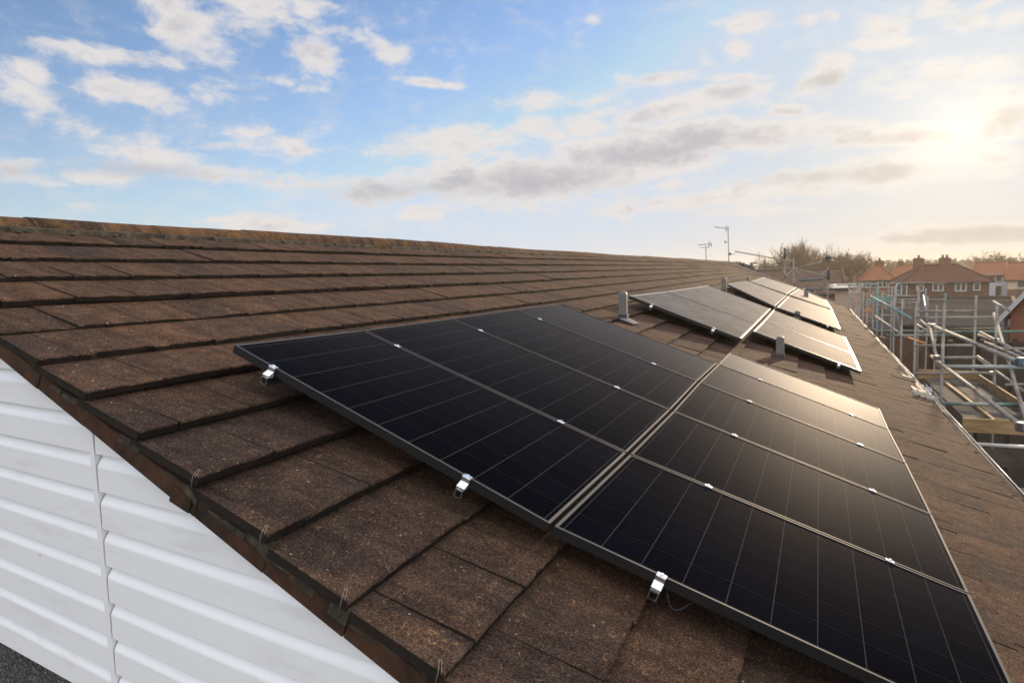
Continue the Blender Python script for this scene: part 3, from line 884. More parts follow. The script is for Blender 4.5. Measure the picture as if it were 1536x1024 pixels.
# ------------------------------------------------------------------ solar panels
GR = {(0, 0): (-.006, .012, .037), (0, 1): (-.048, .987, -.003), (0, 2): (-.051, 2.011, -.012), (0, 3): (-.024, 3.051, -.001), (0, 4): (.009, 4.084, .006),
      (1, 0): (1.555, -.008, -.022), (1, 1): (1.570, 1.014, -.029), (1, 2): (1.583, 2.040, -.017), (1, 3): (1.586, 3.065, .004), (1, 4): (1.602, 4.086, .012), (1, 5): (1.600, 5.102, -.007),
      (2, 0): (3.035, .020, .030), (2, 1): (3.052, 1.034, .019), (2, 2): (3.070, 2.043, .007), (2, 3): (3.063, 3.065, .012), (2, 4): (3.055, 4.086, .011), (2, 5): (3.082, 5.098, -.006)}
def lerp(a, b, t): return tuple(x + (y - x) * t for x, y in zip(a, b))
def solar_panel(c, label, group, cu=10, cv=6, far_array=False, gap=(.010, .011, .009, .009), fw=(.024, .011), th=.036):
    """c: roof-frame corners [upper-near, lower-near, lower-far, upper-far]"""
    L = math.dist(c[0], c[1]); W = math.dist(c[0], c[3])
    def at(u, v): return lerp(lerp(c[0], c[1], u), lerp(c[3], c[2], u), v)
    u0, u1 = gap[0] / L, 1 - gap[1] / L
    v0, v1 = gap[2] / W, 1 - gap[3] / W
    P = lambda u, v, dn=0.0: R(*(lambda q: (q[0], q[1], q[2] + dn))(at(u, v)))
    base = P((u0 + u1) / 2, (v0 + v1) / 2, -th)
    root = thing('solar_panel', base, label, 'solar panel', group)
    fu, fv = fw[0] / L, fw[1] / W
    fr = MB()
    outer = [(u0, v0), (u1, v0), (u1, v1), (u0, v1)]
    inner = [(u0 + fu, v0 + fv), (u1 - fu, v0 + fv), (u1 - fu, v1 - fv), (u0 + fu, v1 - fv)]
    for k in range(4):
        a, b = outer[k], outer[(k + 1) % 4]; d, e = inner[k], inner[(k + 1) % 4]
        fr.cur = (1 if k in (1, 3) else 0) if far_array else 1
        fr.face([P(*a), P(*b), P(*e), P(*d)])
        fr.cur = 0
        fr.face([P(*a, -th), P(*b, -th), P(*b), P(*a)])
        fr.face([P(*d), P(*e), P(*e, -.006), P(*d, -.006)])
        fr.face([P(*a, -th), P(*d, -th), P(*e, -th), P(*b, -th)])
        fr.face([P(*d, -th), P(*d, -.008), P(*e, -.008), P(*e, -th)])
    fr.build('frame', ['black_frame', 'frame_edge_bright' if far_array else 'frame_edge_glare'], root)
    gl = MB()
    N = 1
    (ia, ja), (ib, jb) = inner[0], inner[2]
    NG = 10
    for dn in (-.004, -.009):
        q = len(gl.v)
        for j in range(NG + 1):
            for i in range(NG + 1):
                gl.v.append(tuple(P(ia + (ib - ia) * i / NG, ja + (jb - ja) * j / NG, dn)))
        gl.smooth = True
        for j in range(NG):
            for i in range(NG):
                f = (q + j * (NG + 1) + i, q + j * (NG + 1) + i + 1, q + (j + 1) * (NG + 1) + i + 1, q + (j + 1) * (NG + 1) + i)
                gl.addf(f if dn > -.006 else f[::-1])
    g = gl.build('glass', 'solar_glass_sheen' if far_array else 'solar_glass', root)
    me = g.data
    uvl = me.uv_layers.new(name='UVMap')
    # a narrow black margin: the cells start slightly inside the glass
    mu = -.012 ; mv = -.014
    for lp in me.loops:
        k = lp.vertex_index % ((NG + 1) * (NG + 1))
        uvl.data[lp.index].uv = (mu + (1 - 2 * mu) * (k % (NG + 1)) / NG, mv + (1 - 2 * mv) * (k // (NG + 1)) / NG)
    for nm, val in (('cells_u', cu), ('cells_v', cv)):
        at_ = me.attributes.new(nm, 'FLOAT', 'FACE'); at_.data.foreach_set('value', [float(val)] * len(me.polygons))
    return root
NEARG = 'near array of black panels'
LBL = {(0, 0): 'black panel nearest the white gable, upper column, with a long dark side edge',
       (0, 1): 'black panel second from the white gable in the upper column of the near array',
       (0, 2): 'black panel third from the white gable in the upper column of the near array',
       (0, 3): 'black panel at the far end of the upper column, by the tall grey vent post',
       (1, 0): 'large black panel cut off by the bottom edge, lowest toward the viewer',
       (1, 1): 'black panel second up from the bottom of the picture in the lower column',
       (1, 2): 'black panel in the middle of the five in the lower column, with warm sheen',
       (1, 3): 'panel fourth from the viewer in the lower column, glowing brown with sun sheen',
       (1, 4): 'narrow looking panel ending the lower column, just before the short grey post'}
for (a, b), lab in LBL.items():
    solar_panel([GR[(a, b)], GR[(a + 1, b)], GR[(a + 1, b + 1)], GR[(a, b + 1)]], lab, NEARG,
                gap=(.012, .009, .008, .008) if a == 0 else (.009, .010, .008, .008), fw=(.012, .009))
def bp(x, y, n=0.0):
    Bn = Vector((SA, 0, CA)); r_ = ray(x, y)
    P_ = CAM + r_ * ((n - CAM.dot(Bn)) / r_.dot(Bn))
    return (P_.x * CA - P_.z * SA, P_.y, n)
FARG = 'farther arrays of grey looking panels'
FARP = [
 ([(942.5, 443), (1115, 509), (1136.5, 486.5), (999, 436.7)], 'panel just behind the tall grey post, upper block of the second array', 9, 6),
 ([(999, 436.7), (1136.5, 486.5), (1158, 463.6), (1062, 427.8)], 'long panel in the upper block of the second array, crossed by a post shadow', 9, 12),
 ([(1128.5, 496), (1294.5, 557.6), (1282.5, 531.5), (1145, 480)], 'panel with its lower corner nearest the gutter, behind the short grey post', 9, 6),
 ([(1145, 480), (1282.5, 531.5), (1269.6, 506.6), (1159.5, 464.4)], 'far panel of the lower block of the second array, with a small post standing behind', 9, 6),
 ([(1090.7, 425.8), (1163.0, 459.6), (1181, 443.2), (1122, 421.3)], 'small upper panel of the third array behind the second grey post', 9, 10),
 ([(1165.0, 460.4), (1262.5, 494.5), (1249.6, 465.6), (1182.5, 443.7)], 'lower panel of the third array, lit with streaky brown sheen', 9, 10),
 ([(1126, 422), (1181.5, 441.5), (1196, 431.5), (1146, 415.5)], 'upper panel of the farthest array by the roof end', 9, 10),
 ([(1183.5, 441.8), (1249.3, 464), (1240, 450.5), (1198, 432.5)], 'lower panel of the farthest array under the white roof edge', 9, 10),
]
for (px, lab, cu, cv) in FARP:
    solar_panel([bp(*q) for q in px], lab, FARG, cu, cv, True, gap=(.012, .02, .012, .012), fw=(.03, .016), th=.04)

# ------------------------------------------------------------------ rails with clamps
def mounting_rail(vs, side, u_of, label, near_end=True, clamps=True, group='rails under the near array'):
    """side 0 upper column, 1 lower; vs list of v rows"""
    P = [R(*u_of(v)) for v in vs]
    d = (P[1] - P[0]).normalized()
    nrm = Vector((SA, 0, CA)); sd = d.cross(nrm).normalized()
    root = thing('mounting_rail', P[0] + nrm * -.08, label, 'mounting rail', group)
    m = MB()
    h, wd, t_ = .030, .030, .003
    ext = .035
    A_ = P[0] - d * ext; B_ = P[-1] + d * .04
    # hollow box profile
    for (x0, x1, z0, z1) in ((-wd / 2, wd / 2, 0, t_), (-wd / 2, wd / 2, h - t_, h), (-wd / 2, -wd / 2 + t_, t_, h - t_), (wd / 2 - t_, wd / 2, t_, h - t_)):
        pts = []
        for (bb) in (z0, z1):
            for (c_, e_) in ((A_, x0), (A_, x1), (B_, x1), (B_, x0)):
                pts.append(c_ + sd * e_ + nrm * (bb - .040 - h))
        m.hexa(pts)
    m.build('rail_profile', 'bare_aluminium', root)
    if near_end:
        m = MB()
        # z-shaped end clamp gripping the frame
        fx = lambda a, x, n: P[0] + d * a + sd * x + nrm * n
        def bar(a0, a1, n0, n1, x0=-.017, x1=.017):
            m.hexa([fx(a0, x0, n0), fx(a0, x1, n0), fx(a1, x1, n0), fx(a1, x0, n0), fx(a0, x0, n1), fx(a0, x1, n1), fx(a1, x1, n1), fx(a1, x0, n1)])
        bar(-.004, .018, .0006, .0045)
        bar(-.004, .006, -.040, .0006)
        m.hexa([fx(-.004, -.017, -.016), fx(-.004, .017, -.016), fx(-.0035, .017, -.024), fx(-.0035, -.017, -.024), fx(-.030, -.017, -.030), fx(-.030, .017, -.030), fx(-.030, .017, -.038), fx(-.030, -.017, -.038)])
        m.tube(fx(.006, 0, .004), fx(.006, 0, .010), .006, 8)
        m.build('end_clamp', 'bare_aluminium', root, bevel=.0012)
    if clamps:
        for v in vs[1:-1]:
            m = MB()
            Q = R(*u_of(v))
            fx = lambda a, x, n: Q + d * a + sd * x + nrm * n
            m.hexa([fx(-.011, -.018, .0008), fx(-.011, .018, .0008), fx(.011, .018, .0008), fx(.011, -.018, .0008),
                    fx(-.010, -.018, .004), fx(-.010, .018, .004), fx(.010, .018, .004), fx(.010, -.018, .004)])
            m.tube(fx(0, 0, .004), fx(0, 0, .010), .006, 8)
            m.build('mid_clamp', 'bare_aluminium', root, bevel=.001)
    return root
def col_u(side, fr):
    def f(v):
        k = int(min(v, (4 if side == 0 else 5) - 1e-6)); t_ = v - k
        a = lerp(GR[(side, k)], GR[(side + 1, k)], fr); b = lerp(GR[(side, k + 1)], GR[(side + 1, k + 1)], fr)
        return lerp(a, b, t_)
    return f
mounting_rail([0, 1, 2, 3, 4], 0, col_u(0, .155), 'uppermost rail of the near array, bright end clamp high on the side edge')
mounting_rail([0, 1, 2, 3, 4], 0, col_u(0, .775), 'second rail of the near array, bright end clamp left of the column joint')
mounting_rail([0, 1, 2, 3, 4, 5], 1, col_u(1, .265), 'third rail of the near array, bright end clamp close to the bottom edge')
mounting_rail([0, 1, 2, 3, 4, 5], 1, col_u(1, .79), 'lowest rail of the near array, its end below the picture')
m = MB()
e1 = lerp(GR[(1, 0)], GR[(2, 0)], .27)
pts = []
for j in range(12):
    t_ = j / 11
    pts.append(R(e1[0] + .02 + t_ * .09, e1[1] + .03 - .05 * math.sin(t_ * math.pi), -.05 - .03 * math.sin(t_ * math.pi)))
m.path(pts, .003, 6)
tag(m.build('cable', 'cable_black'), 'black cable sagging from beneath the panel edge beside the lowest bright clamp', 'cable')
def far_rail(pa, pb, fr, label):
    c = [bp(*q) for q in (pa[0], pa[1])]; d = [bp(*q) for q in (pb[0], pb[1])]
    A_ = lerp(c[0], c[1], fr); B_ = lerp(d[0], d[1], fr)
    def f(v): return lerp(A_, B_, v)
    return mounting_rail([0, 1], 0, f, label, True, False, 'rails under the farther arrays')
far_rail(((942.5, 443), (1115, 509)), ((1062, 427.8), (1158, 463.6)), .22, 'upper rail end under the front panel of the second array')
far_rail(((942.5, 443), (1115, 509)), ((1062, 427.8), (1158, 463.6)), .76, 'lower rail end under the front panel of the second array')
far_rail(((1128.5, 496), (1294.5, 557.6)), ((1159.5, 464.4), (1269.6, 506.6)), .80, 'rail end under the panel corner nearest the gutter')
far_rail(((1165, 460.4), (1262.5, 494.5)), ((1182.5, 443.7), (1249.6, 465.6)), .80, 'rail end under the streaky lower panel of the third array')

# ------------------------------------------------------------------ grey posts on the roof
def vent_post(px, py, h, wd, label, flash=False):
    s, v, n = bp(px, py, HT)
    b = R(s, v, n)
    root = thing('roof_post', b, label, 'roof post', 'grey metal posts standing on the roof')
    m = MB()
    q = len(m.v)
    dp = wd * .62
    prof = []
    for (x, y) in ((-wd / 2, -dp / 2), (wd / 2, -dp / 2), (wd / 2, dp / 2), (-wd / 2, dp / 2)):
        prof.append((x, y))
    m.hexa([b + Vector((x, y, -.06)) for x, y in prof] + [b + Vector((x * .92, y * .92, h * .90)) for x, y in prof])
    m.build('post', 'post_grey', root, bevel=.008)
    m = MB()
    k = 8
    for j in range(k):
        t0, t1 = math.pi * j / k, math.pi * (j + 1) / k
        hw = wd * .47
        f = lambda t_, y: b + Vector((-hw * math.cos(t_), y, h * .90 + h * .10 * math.sin(t_)))
        m.face([f(t0, -dp * .47), f(t1, -dp * .47), f(t1, dp * .47), f(t0, dp * .47)][::-1])
        m.face([f(t0, -dp * .47), f(t1, -dp * .47), b + Vector((0, -dp * .47, h * .9))])
        m.face([f(t1, dp * .47), f(t0, dp * .47), b + Vector((0, dp * .47, h * .9))])
    for xx in (-.22, .22):
        m.tube(b + Vector((xx * wd, -dp * .47 - .008, h * .86)), b + Vector((xx * wd, -dp * .40, h * .86)), wd * .08, 8)
    m.build('cap', 'galvanised', root)
    m = MB()
    m.hexa([b + Vector((x * 1.12, y * 1.15, -.06)) for x, y in prof] + [b + Vector((x * 1.08, y * 1.10, .045)) for x, y in prof])
    m.build('collar', 'dark_cap', root)
    if flash:
        m = MB()
        patch(m, s - .02, s + .17, v - .16, v + .10, HT + .004, 4)
        m.build('flashing', 'lead', root)
    return root
vent_post(935, 477, .315, .098, 'tallest grey post, between the near and second arrays, lead flashing at its foot', True)
vent_post(1170, 536, .275, .105, 'short grey post in front of the lower block of the second array')
vent_post(1086, 437, .345, .12, 'slim post behind the upper block of the second array, casting a shadow on the panel')
vent_post(1122, 427, .25, .13, 'small mossy post at the top corner between the third and farthest arrays')
vent_post(1196, 481, .22, .13, 'small post behind the lower block of the second array')
vent_post(1209, 451, .36, .16, 'slim post between the third array and the farthest lower panel')
vent_post(1150, 420, .21, .13, 'tiny post at the top of the farthest array beside the roof end')

# ------------------------------------------------------------------ scaffold along the eaves
scaf = thing('scaffold', (5.1, 14, GZ), 'steel tube scaffold with timber edged platform alongside the gutter', 'scaffold')
TR = 0.026
def pole(name, a, b, m_='scaffold_steel', r=TR, parent=None, seg=10):
    mb = MB(); mb.tube(a, b, r, seg)
    return mb.build(name, m_, parent or scaf)
def coupler(p, mt='coupler_steel', k=1.0, parent=None):
    mb = MB()
    mb.box(p, (.085 * k, .075 * k, .085 * k), random.uniform(0, 1))
    mb.tube(Vector(p) + Vector((-.06, 0, .02)) * k, Vector(p) + Vector((.06, 0, .02)) * k, .014 * k, 6)
    return mb.build('coupler', mt, parent or scaf, bevel=.01)
XI, XO = 4.52, 5.68
inner = [(at_x(1415, 500, XI).y, GZ, .12), (at_x(1373, 500, XI).y, GZ, .10), (at_x(1352, 500, XI).y, GZ, -.1), (at_x(1341, 480, XI).y, GZ, .1), (at_x(1323, 480, XI).y, GZ, 0), (at_x(1309, 480, XI).y, GZ, .1), (at_x(1290, 470, XI).y, GZ, .2)]
tops_i = [448, 452, 447, 430, 440, 436, 425]
for (y_, z_, _), px, tp in zip(inner, (1415, 1373, 1352, 1341, 1323, 1309, 1290), tops_i):
    zt_ = at_x(px, tp, XI).z
    pole('standard', (XI, y_, GZ), (XI, y_, zt_))
outer = []
for px, tp in ((1496, 455), (1463, 443), (1417, 440), (1402, 458), (1390, 444), (1378, 430)):
    y_ = at_x(px, 500, XO).y
    outer.append(y_)
    pole('standard', (XO, y_, GZ), (XO + random.uniform(-.03, .03), y_, at_x(px, tp, XO).z), 'scaffold_green' if px in (1417,) else 'scaffold_steel')
# long ledgers parallel to the eaves
def ledger(p0, p1, X, m_='scaffold_steel', r=TR, ext=0):
    a = at_x(*p0, X); b = at_x(*p1, X)
    zz = (a.z + b.z) / 2
    d = (b - a).normalized()
    return pole('ledger', a - d * 0, b + d * ext, m_, r)
ledger((1393, 486), (1560, 556), XI, r=.031)
ledger((1397, 534), (1570, 668), XI, r=.031)
ledger((1306, 444), (1366, 477), XI, 'scaffold_teal', r=.031)
ledger((1313, 474), (1360, 507), XI, r=.031)
pole('ledger', at_x(1357, 505, XI + .06), at_x(1388, 515, XI + .5), 'orange_end', .03)
ledger((1466, 536), (1560, 604), XO)
ledger((1470, 498), (1545, 536), XO)
ledger((1381, 480), (1400, 498), XO)
ledger((1478, 513), (1560, 548), XO - .1, r=.029)
coupler(at_x(1533, 543, XI - .02), 'coupler_blue', 1.25)
coupler(at_x(1533, 640, XI - .02), 'coupler_steel', 1.25)
coupler(at_x(1405, 536, XI - .02)); coupler(at_x(1400, 489, XI - .02)); coupler(at_x(1488, 560, XO)); coupler(at_x(1497, 511, XO))
# transoms across
def transom(pa, pb, Y, m_='scaffold_steel', r=TR):
    return pole('transom', at_y(*pa, Y), at_y(*pb, Y), m_, r)
Yi = inner[1][0]; Yn = inner[0][0]
transom((1374, 467), (1463, 466.5), Yi + .05)
transom((1374, 476.5), (1493, 476), Yi - .08)
transom((1330, 503), (1440, 503), Yi + .10, 'scaffold_green')
transom((1376, 498), (1560, 497), Yi - .05, 'scaffold_green')
transom((1372, 518), (1462, 518), Yi - .2)
transom((1403, 536.5), (1464, 536), Yn + .1)
transom((1418, 549.5), (1560, 551), Yn - .1, 'scaffold_green', .035)
transom((1372, 560), (1494, 559), Yn + .5)
transom((1414, 605), (1560, 608), Yn - .7, 'scaffold_green', .032)
transom((1506, 523), (1560, 523), Yn + .3)
transom((1508, 577), (1560, 576), Yn - .1)
# raking tubes
def brace(pa, da, pb, db, m_='scaffold_steel', r=TR):
    return pole('brace', at_depth(*pa, da), at_depth(*pb, db), m_, r)
dd = 12.5
brace((1491, 470), 14.5, (1530, 600), 11.0, r=.031)
brace((1530, 600), 11.0, (1545, 650), 10.4, r=.031)
brace((1394, 488), 14.5, (1408, 552), 12.6, r=.030)
brace((1466, 534), 14.0, (1487, 548), 12.5)
brace((1467, 502), 16.0, (1492, 512), 15.0)
brace((1374, 486), 17.0, (1392, 497), 15.0, r=.026)
brace((1385, 443), 20.0, (1391, 482), 18.0, 'coupler_steel', .030)
brace((1490, 452), 17.0, (1516, 467), 15.5)
brace((1344, 465), 20.0, (1351, 500), 20.0)
brace((1537, 632), 9.5, (1560, 640), 9.2)
# platform: boards, toe boards, loose batten
ZP = -2.28
m = MB()
YA, YB = 10.1, 15.1
x = 4.60
while x < 5.55:
    m.box((x + .11, (YA + YB) / 2, ZP + random.uniform(-.003, .003)), (.218, YB - YA, .038))
    x += .225
m.build('deck_board', 'deck_ply', scaf)
for (c_, sz) in (((5.06, YB + .02, ZP + .10), (1.12, .036, .21)), ((5.02, YA - .02, ZP + .05), (1.14, .036, .22)), ((5.60, (YA + YB) / 2, ZP + .06), (.036, YB - YA - .1, .20))):
    m = MB(); m.box(c_, sz); m.build('toe_board', 'timber', scaf, bevel=.004)
m = MB()
m.hexa([(4.95, YA + .3, ZP + .022), (5.0, YA + .3, ZP + .022), (4.93, YB - .6, ZP + .022), (4.88, YB - .6, ZP + .022), (4.95, YA + .3, ZP + .06), (5.0, YA + .3, ZP + .06), (4.93, YB - .6, ZP + .06), (4.88, YB - .6, ZP + .06)])
m.build('batten', 'timber', scaf)
m = MB(); m.box((5.15, YA - .5, ZP - .32), (1.5, .045, .26)); m.build('toe_board', 'deck_ply', scaf)
pole('transom', (4.45, YA - .45, ZP - .145), (6.4, YA - .45, ZP - .14), 'gutter_lip', .028)
m = MB()
for xx in (4.65, 4.88, 5.11, 5.34, 5.57, 5.80, 6.03, 6.26, 6.49, 6.72):
    m.box((xx + .1, 8.0, ZP - .9), (.215, 4.2, .038))
m.build('deck_board', 'deck_ply', scaf)  # lower deck widened with dark boards to stand in for the shaded yard
# dense scaffold at the far corner
scf = thing('scaffold', (8, 36, GZ), 'tangle of thin pale scaffold tubes round the houses beyond the roof corner', 'scaffold')
rnd = random.Random(3)
def fp(name, a, b, m_='scaffold_steel', r=.03): return pole(name, a, b, m_, r, scf, 7)
D0 = 34.0
for px, top in ((1274, 423), (1281, 430), (1288, 425), (1295, 437), (1301, 441), (1315, 432), (1333, 424), (1343, 428), (1356, 452), (1377, 431), (1389, 433), (1402, 459), (1317, 425), (1305, 430), (1285, 432), (1310, 438), (1324, 436), (1328, 444), (1348, 440), (1338, 430), (1362, 446)):
    d_ = D0 + rnd.uniform(-4, 6)
    a = at_depth(px, top, d_)
    fp('standard', (a.x, a.y, GZ), a, 'scaffold_teal' if rnd.random() < .2 else 'scaffold_steel', .038)
for (x0, x1, y_) in ((1274, 1345, 432), (1280, 1420, 424.5), (1288, 1378, 444), (1290, 1378, 449), (1345, 1378, 454), (1298, 1352, 459), (1290, 1345, 467), (1296, 1415, 471), (1300, 1350, 482), (1316, 1372, 487), (1300, 1350, 437), (1310, 1395, 496), (1345, 1420, 455), (1276, 1330, 441), (1288, 1345, 453.5), (1290, 1346, 473), (1300, 1372, 478), (1276, 1318, 427), (1330, 1400, 462), (1284, 1322, 457), (1318, 1420, 449)):
    d_ = D0 + rnd.uniform(-3, 4)
    fp('ledger', at_depth(x0, y_, d_), at_depth(x1, y_ - .3, d_ + .3), 'scaffold_teal' if rnd.random() < .25 else 'scaffold_steel', .034)
for (a, b) in (((1276, 447), (1284, 462)), ((1284, 441), (1296, 425)), ((1296, 474), (1316, 478)), ((1343, 432), (1338, 480))):
    fp('brace', at_depth(*a, D0), at_depth(*b, D0 + 1), 'scaffold_steel', .034)
for (c_, sz, mt) in (((1300, 443), (.5, .05, .18), 'orange_end'), ((1301, 465), (.4, .05, .2), 'orange_end'), ((1322, 448), (1.0, .04, .35), 'teal_sheet'), ((1282, 449), (.6, .04, .9), 'pink_render'), ((1334, 470), (1.1, .05, .5), 'lead'), ((1322, 489), (1.5, .04, .5), 'lead')):
    m = MB(); m.box(at_depth(*c_, D0), sz); m.build('toe_board' if mt == 'orange_end' else 'sheeting', mt, scf)
# scaffold at the far gable
sg = thing('scaffold', (1.2, 39.5, GZ), 'loose crossing scaffold tubes in front of the bare trees at the far roof end', 'scaffold')
def gp(a, b, m_='scaffold_steel', r=.035, da=39.5, db=39.5, name='ledger'): return pole(name, at_depth(*a, da), at_depth(*b, db), m_, r, sg, 7)
gp((1102, 377), (1192, 393), da=40.5); gp((1125, 394), (1196, 404), da=41)
gp((1192, 402), (1252, 418)); gp((1192, 404), (1212, 419), name='brace'); gp((1165, 393), (1192, 390))
gp((1192, 402), (1240, 391), name='brace'); gp((1225, 418), (1243, 402), name='brace')
gp((1200, 432), (1216, 420), name='brace'); gp((1216, 420), (1240, 433), name='brace'); gp((1175, 420), (1190, 402), name='brace'); gp((1191, 429), (1193, 418), 'coupler_steel', .05, name='brace')
gp((1174, 403), (1179, 419), 'coupler_steel', name='brace')
a = at_depth(1190.5, 388, 39.5); pole('standard', (a.x, a.y, GZ), a, 'scaffold_steel', .04, sg, 7)
a = at_depth(1177.5, 373, 39.5); pole('standard', (a.x, a.y, GZ), a, 'scaffold_steel', .034, sg, 7); gp((1177.5, 372), (1177, 388), 'dark_cap', .06, name='coupler'); 
a = at_depth(1242, 391, 39.5); pole('standard', (a.x, a.y, GZ), a, 'scaffold_steel', .045, sg, 7); gp((1243, 405), (1243, 419), 'dark_cap', .10, name='coupler')
gp((1200, 420.5), (1234, 418), 'lead', .09, name='deck_board'); gp((1209, 434), (1233, 433.5), 'lead', .10, name='deck_board')
m = MB(); c_ = at_depth(1242, 392, 39.5); m.lathe(c_, [(.36, 0), (.30, .06), (.06, .10), (.17, .14), (.20, .28), (.05, .36)], 10); m.build('cowl', 'dark_cap', sg)

# ------------------------------------------------------------------ aerials and chimney beyond the ridge
ch = at_depth(1104, 399, 43.0)
stack = thing('chimney', (ch.x, ch.y, ch.z - 2.2), 'dark chimney top with a row of black pots peeping over the ridge end', 'chimney')
m = MB(); m.box((ch.x, ch.y, ch.z - .7), (.75, .9, 1.5)); m.build('stack', 'dark_brick', stack, bevel=.02)
for j in range(4):
    q = at_depth(1098.5 + j * 3.6, 394.5, 43.0)
    m = MB(); m.lathe((q.x, q.y, ch.z + .04), [(.065, 0), (.058, .16), (.072, .18), (.066, .24)], 10); m.build('pot', 'dark_cap', stack)
for (px, py, nm, lab) in ((1116, 399, 0, 'black lobed chimney cowl right of the row of black pots'), (1127, 402, 1, 'black leaning cone cowl at the ridge end')):
    q = at_depth(px, py, 42.5)
    st2 = thing('chimney_cowl', (q.x, q.y, q.z - 1.6), lab, 'chimney cowl')
    m = MB(); m.lathe((q.x, q.y, q.z - 1.6), [(.14, 0), (.13, 1.35), (.15, 1.38)], 10); m.build('flue', 'dark_brick', st2)
    m = MB()
    if nm == 0:
        lump(m, (q.x - .1, q.y, q.z + .08), .19, 3); lump(m, (q.x + .15, q.y, q.z + .0), .17, 4)
    else:
        m.lathe((q.x, q.y, q.z - .3), [(.20, 0), (.26, .12), (.20, .35), (.07, .58), (.02, .62)], 12)
    m.build('hood', 'dark_cap', st2)
def aerial(px, py_top, py_base, d, boom, label, extra):
    b = at_depth(px + 1.5, py_base + 14, d); t_ = at_depth(px, py_top, d)
    root = thing('tv_aerial', b, label, 'aerial')
    m = MB(); m.tube(b, (t_.x, t_.y, t_.z), .026, 7); m.build('mast', 'coupler_steel', root)
    a, e = at_depth(*boom[0], d), at_depth(*boom[1], d)
    m = MB(); m.tube(a, e, .022, 6); m.build('boom', 'coupler_steel', root)
    m = MB()
    n = extra
    for j in range(n):
        c_ = a.lerp(e, (j + .5) / n)
        m.tube(c_ + Vector((.05, -.25, .0)), c_ + Vector((-.05, .25, 0)), .009, 5)
    c_ = a.lerp(e, .82)
    m.tube(c_ + Vector((0, 0, -.22)), c_ + Vector((0, 0, .22)), .02, 6)
    m.build('elements', 'coupler_steel', root)
    return root
a1 = aerial(1092, 339, 392, 42.5, ((1072, 340.5), (1093, 343)), 'taller television aerial on a straight mast above the ridge end', 7)
q = at_depth(1088, 363, 42.5); m = MB(); m.box(q, (.1, .06, .14)); m.tube(q, at_depth(1092.5, 364, 42.5), .012, 5); m.build('junction_box', 'coupler_steel', a1)
q = at_depth(1095, 381, 42.5); m = MB(); m.box(q, (.16, .1, .14)); m.tube(q, at_depth(1103, 381, 42.5), .012, 5); m.build('bracket', 'dark_cap', a1)
a2 = aerial(1058.5, 369, 392, 42.5, ((1047, 367.5), (1067, 366)), 'shorter television aerial with a wide flat head, left of the taller one', 9)
m = MB()
q0, q1 = at_depth(1050, 371.5, 42.5), at_depth(1063, 371, 42.5)
m.tube(q0, q1, .016, 5); m.tube(at_depth(1066, 363, 42.5), at_depth(1067, 370, 42.5), .03, 5); m.build('reflector', 'coupler_steel', a2)

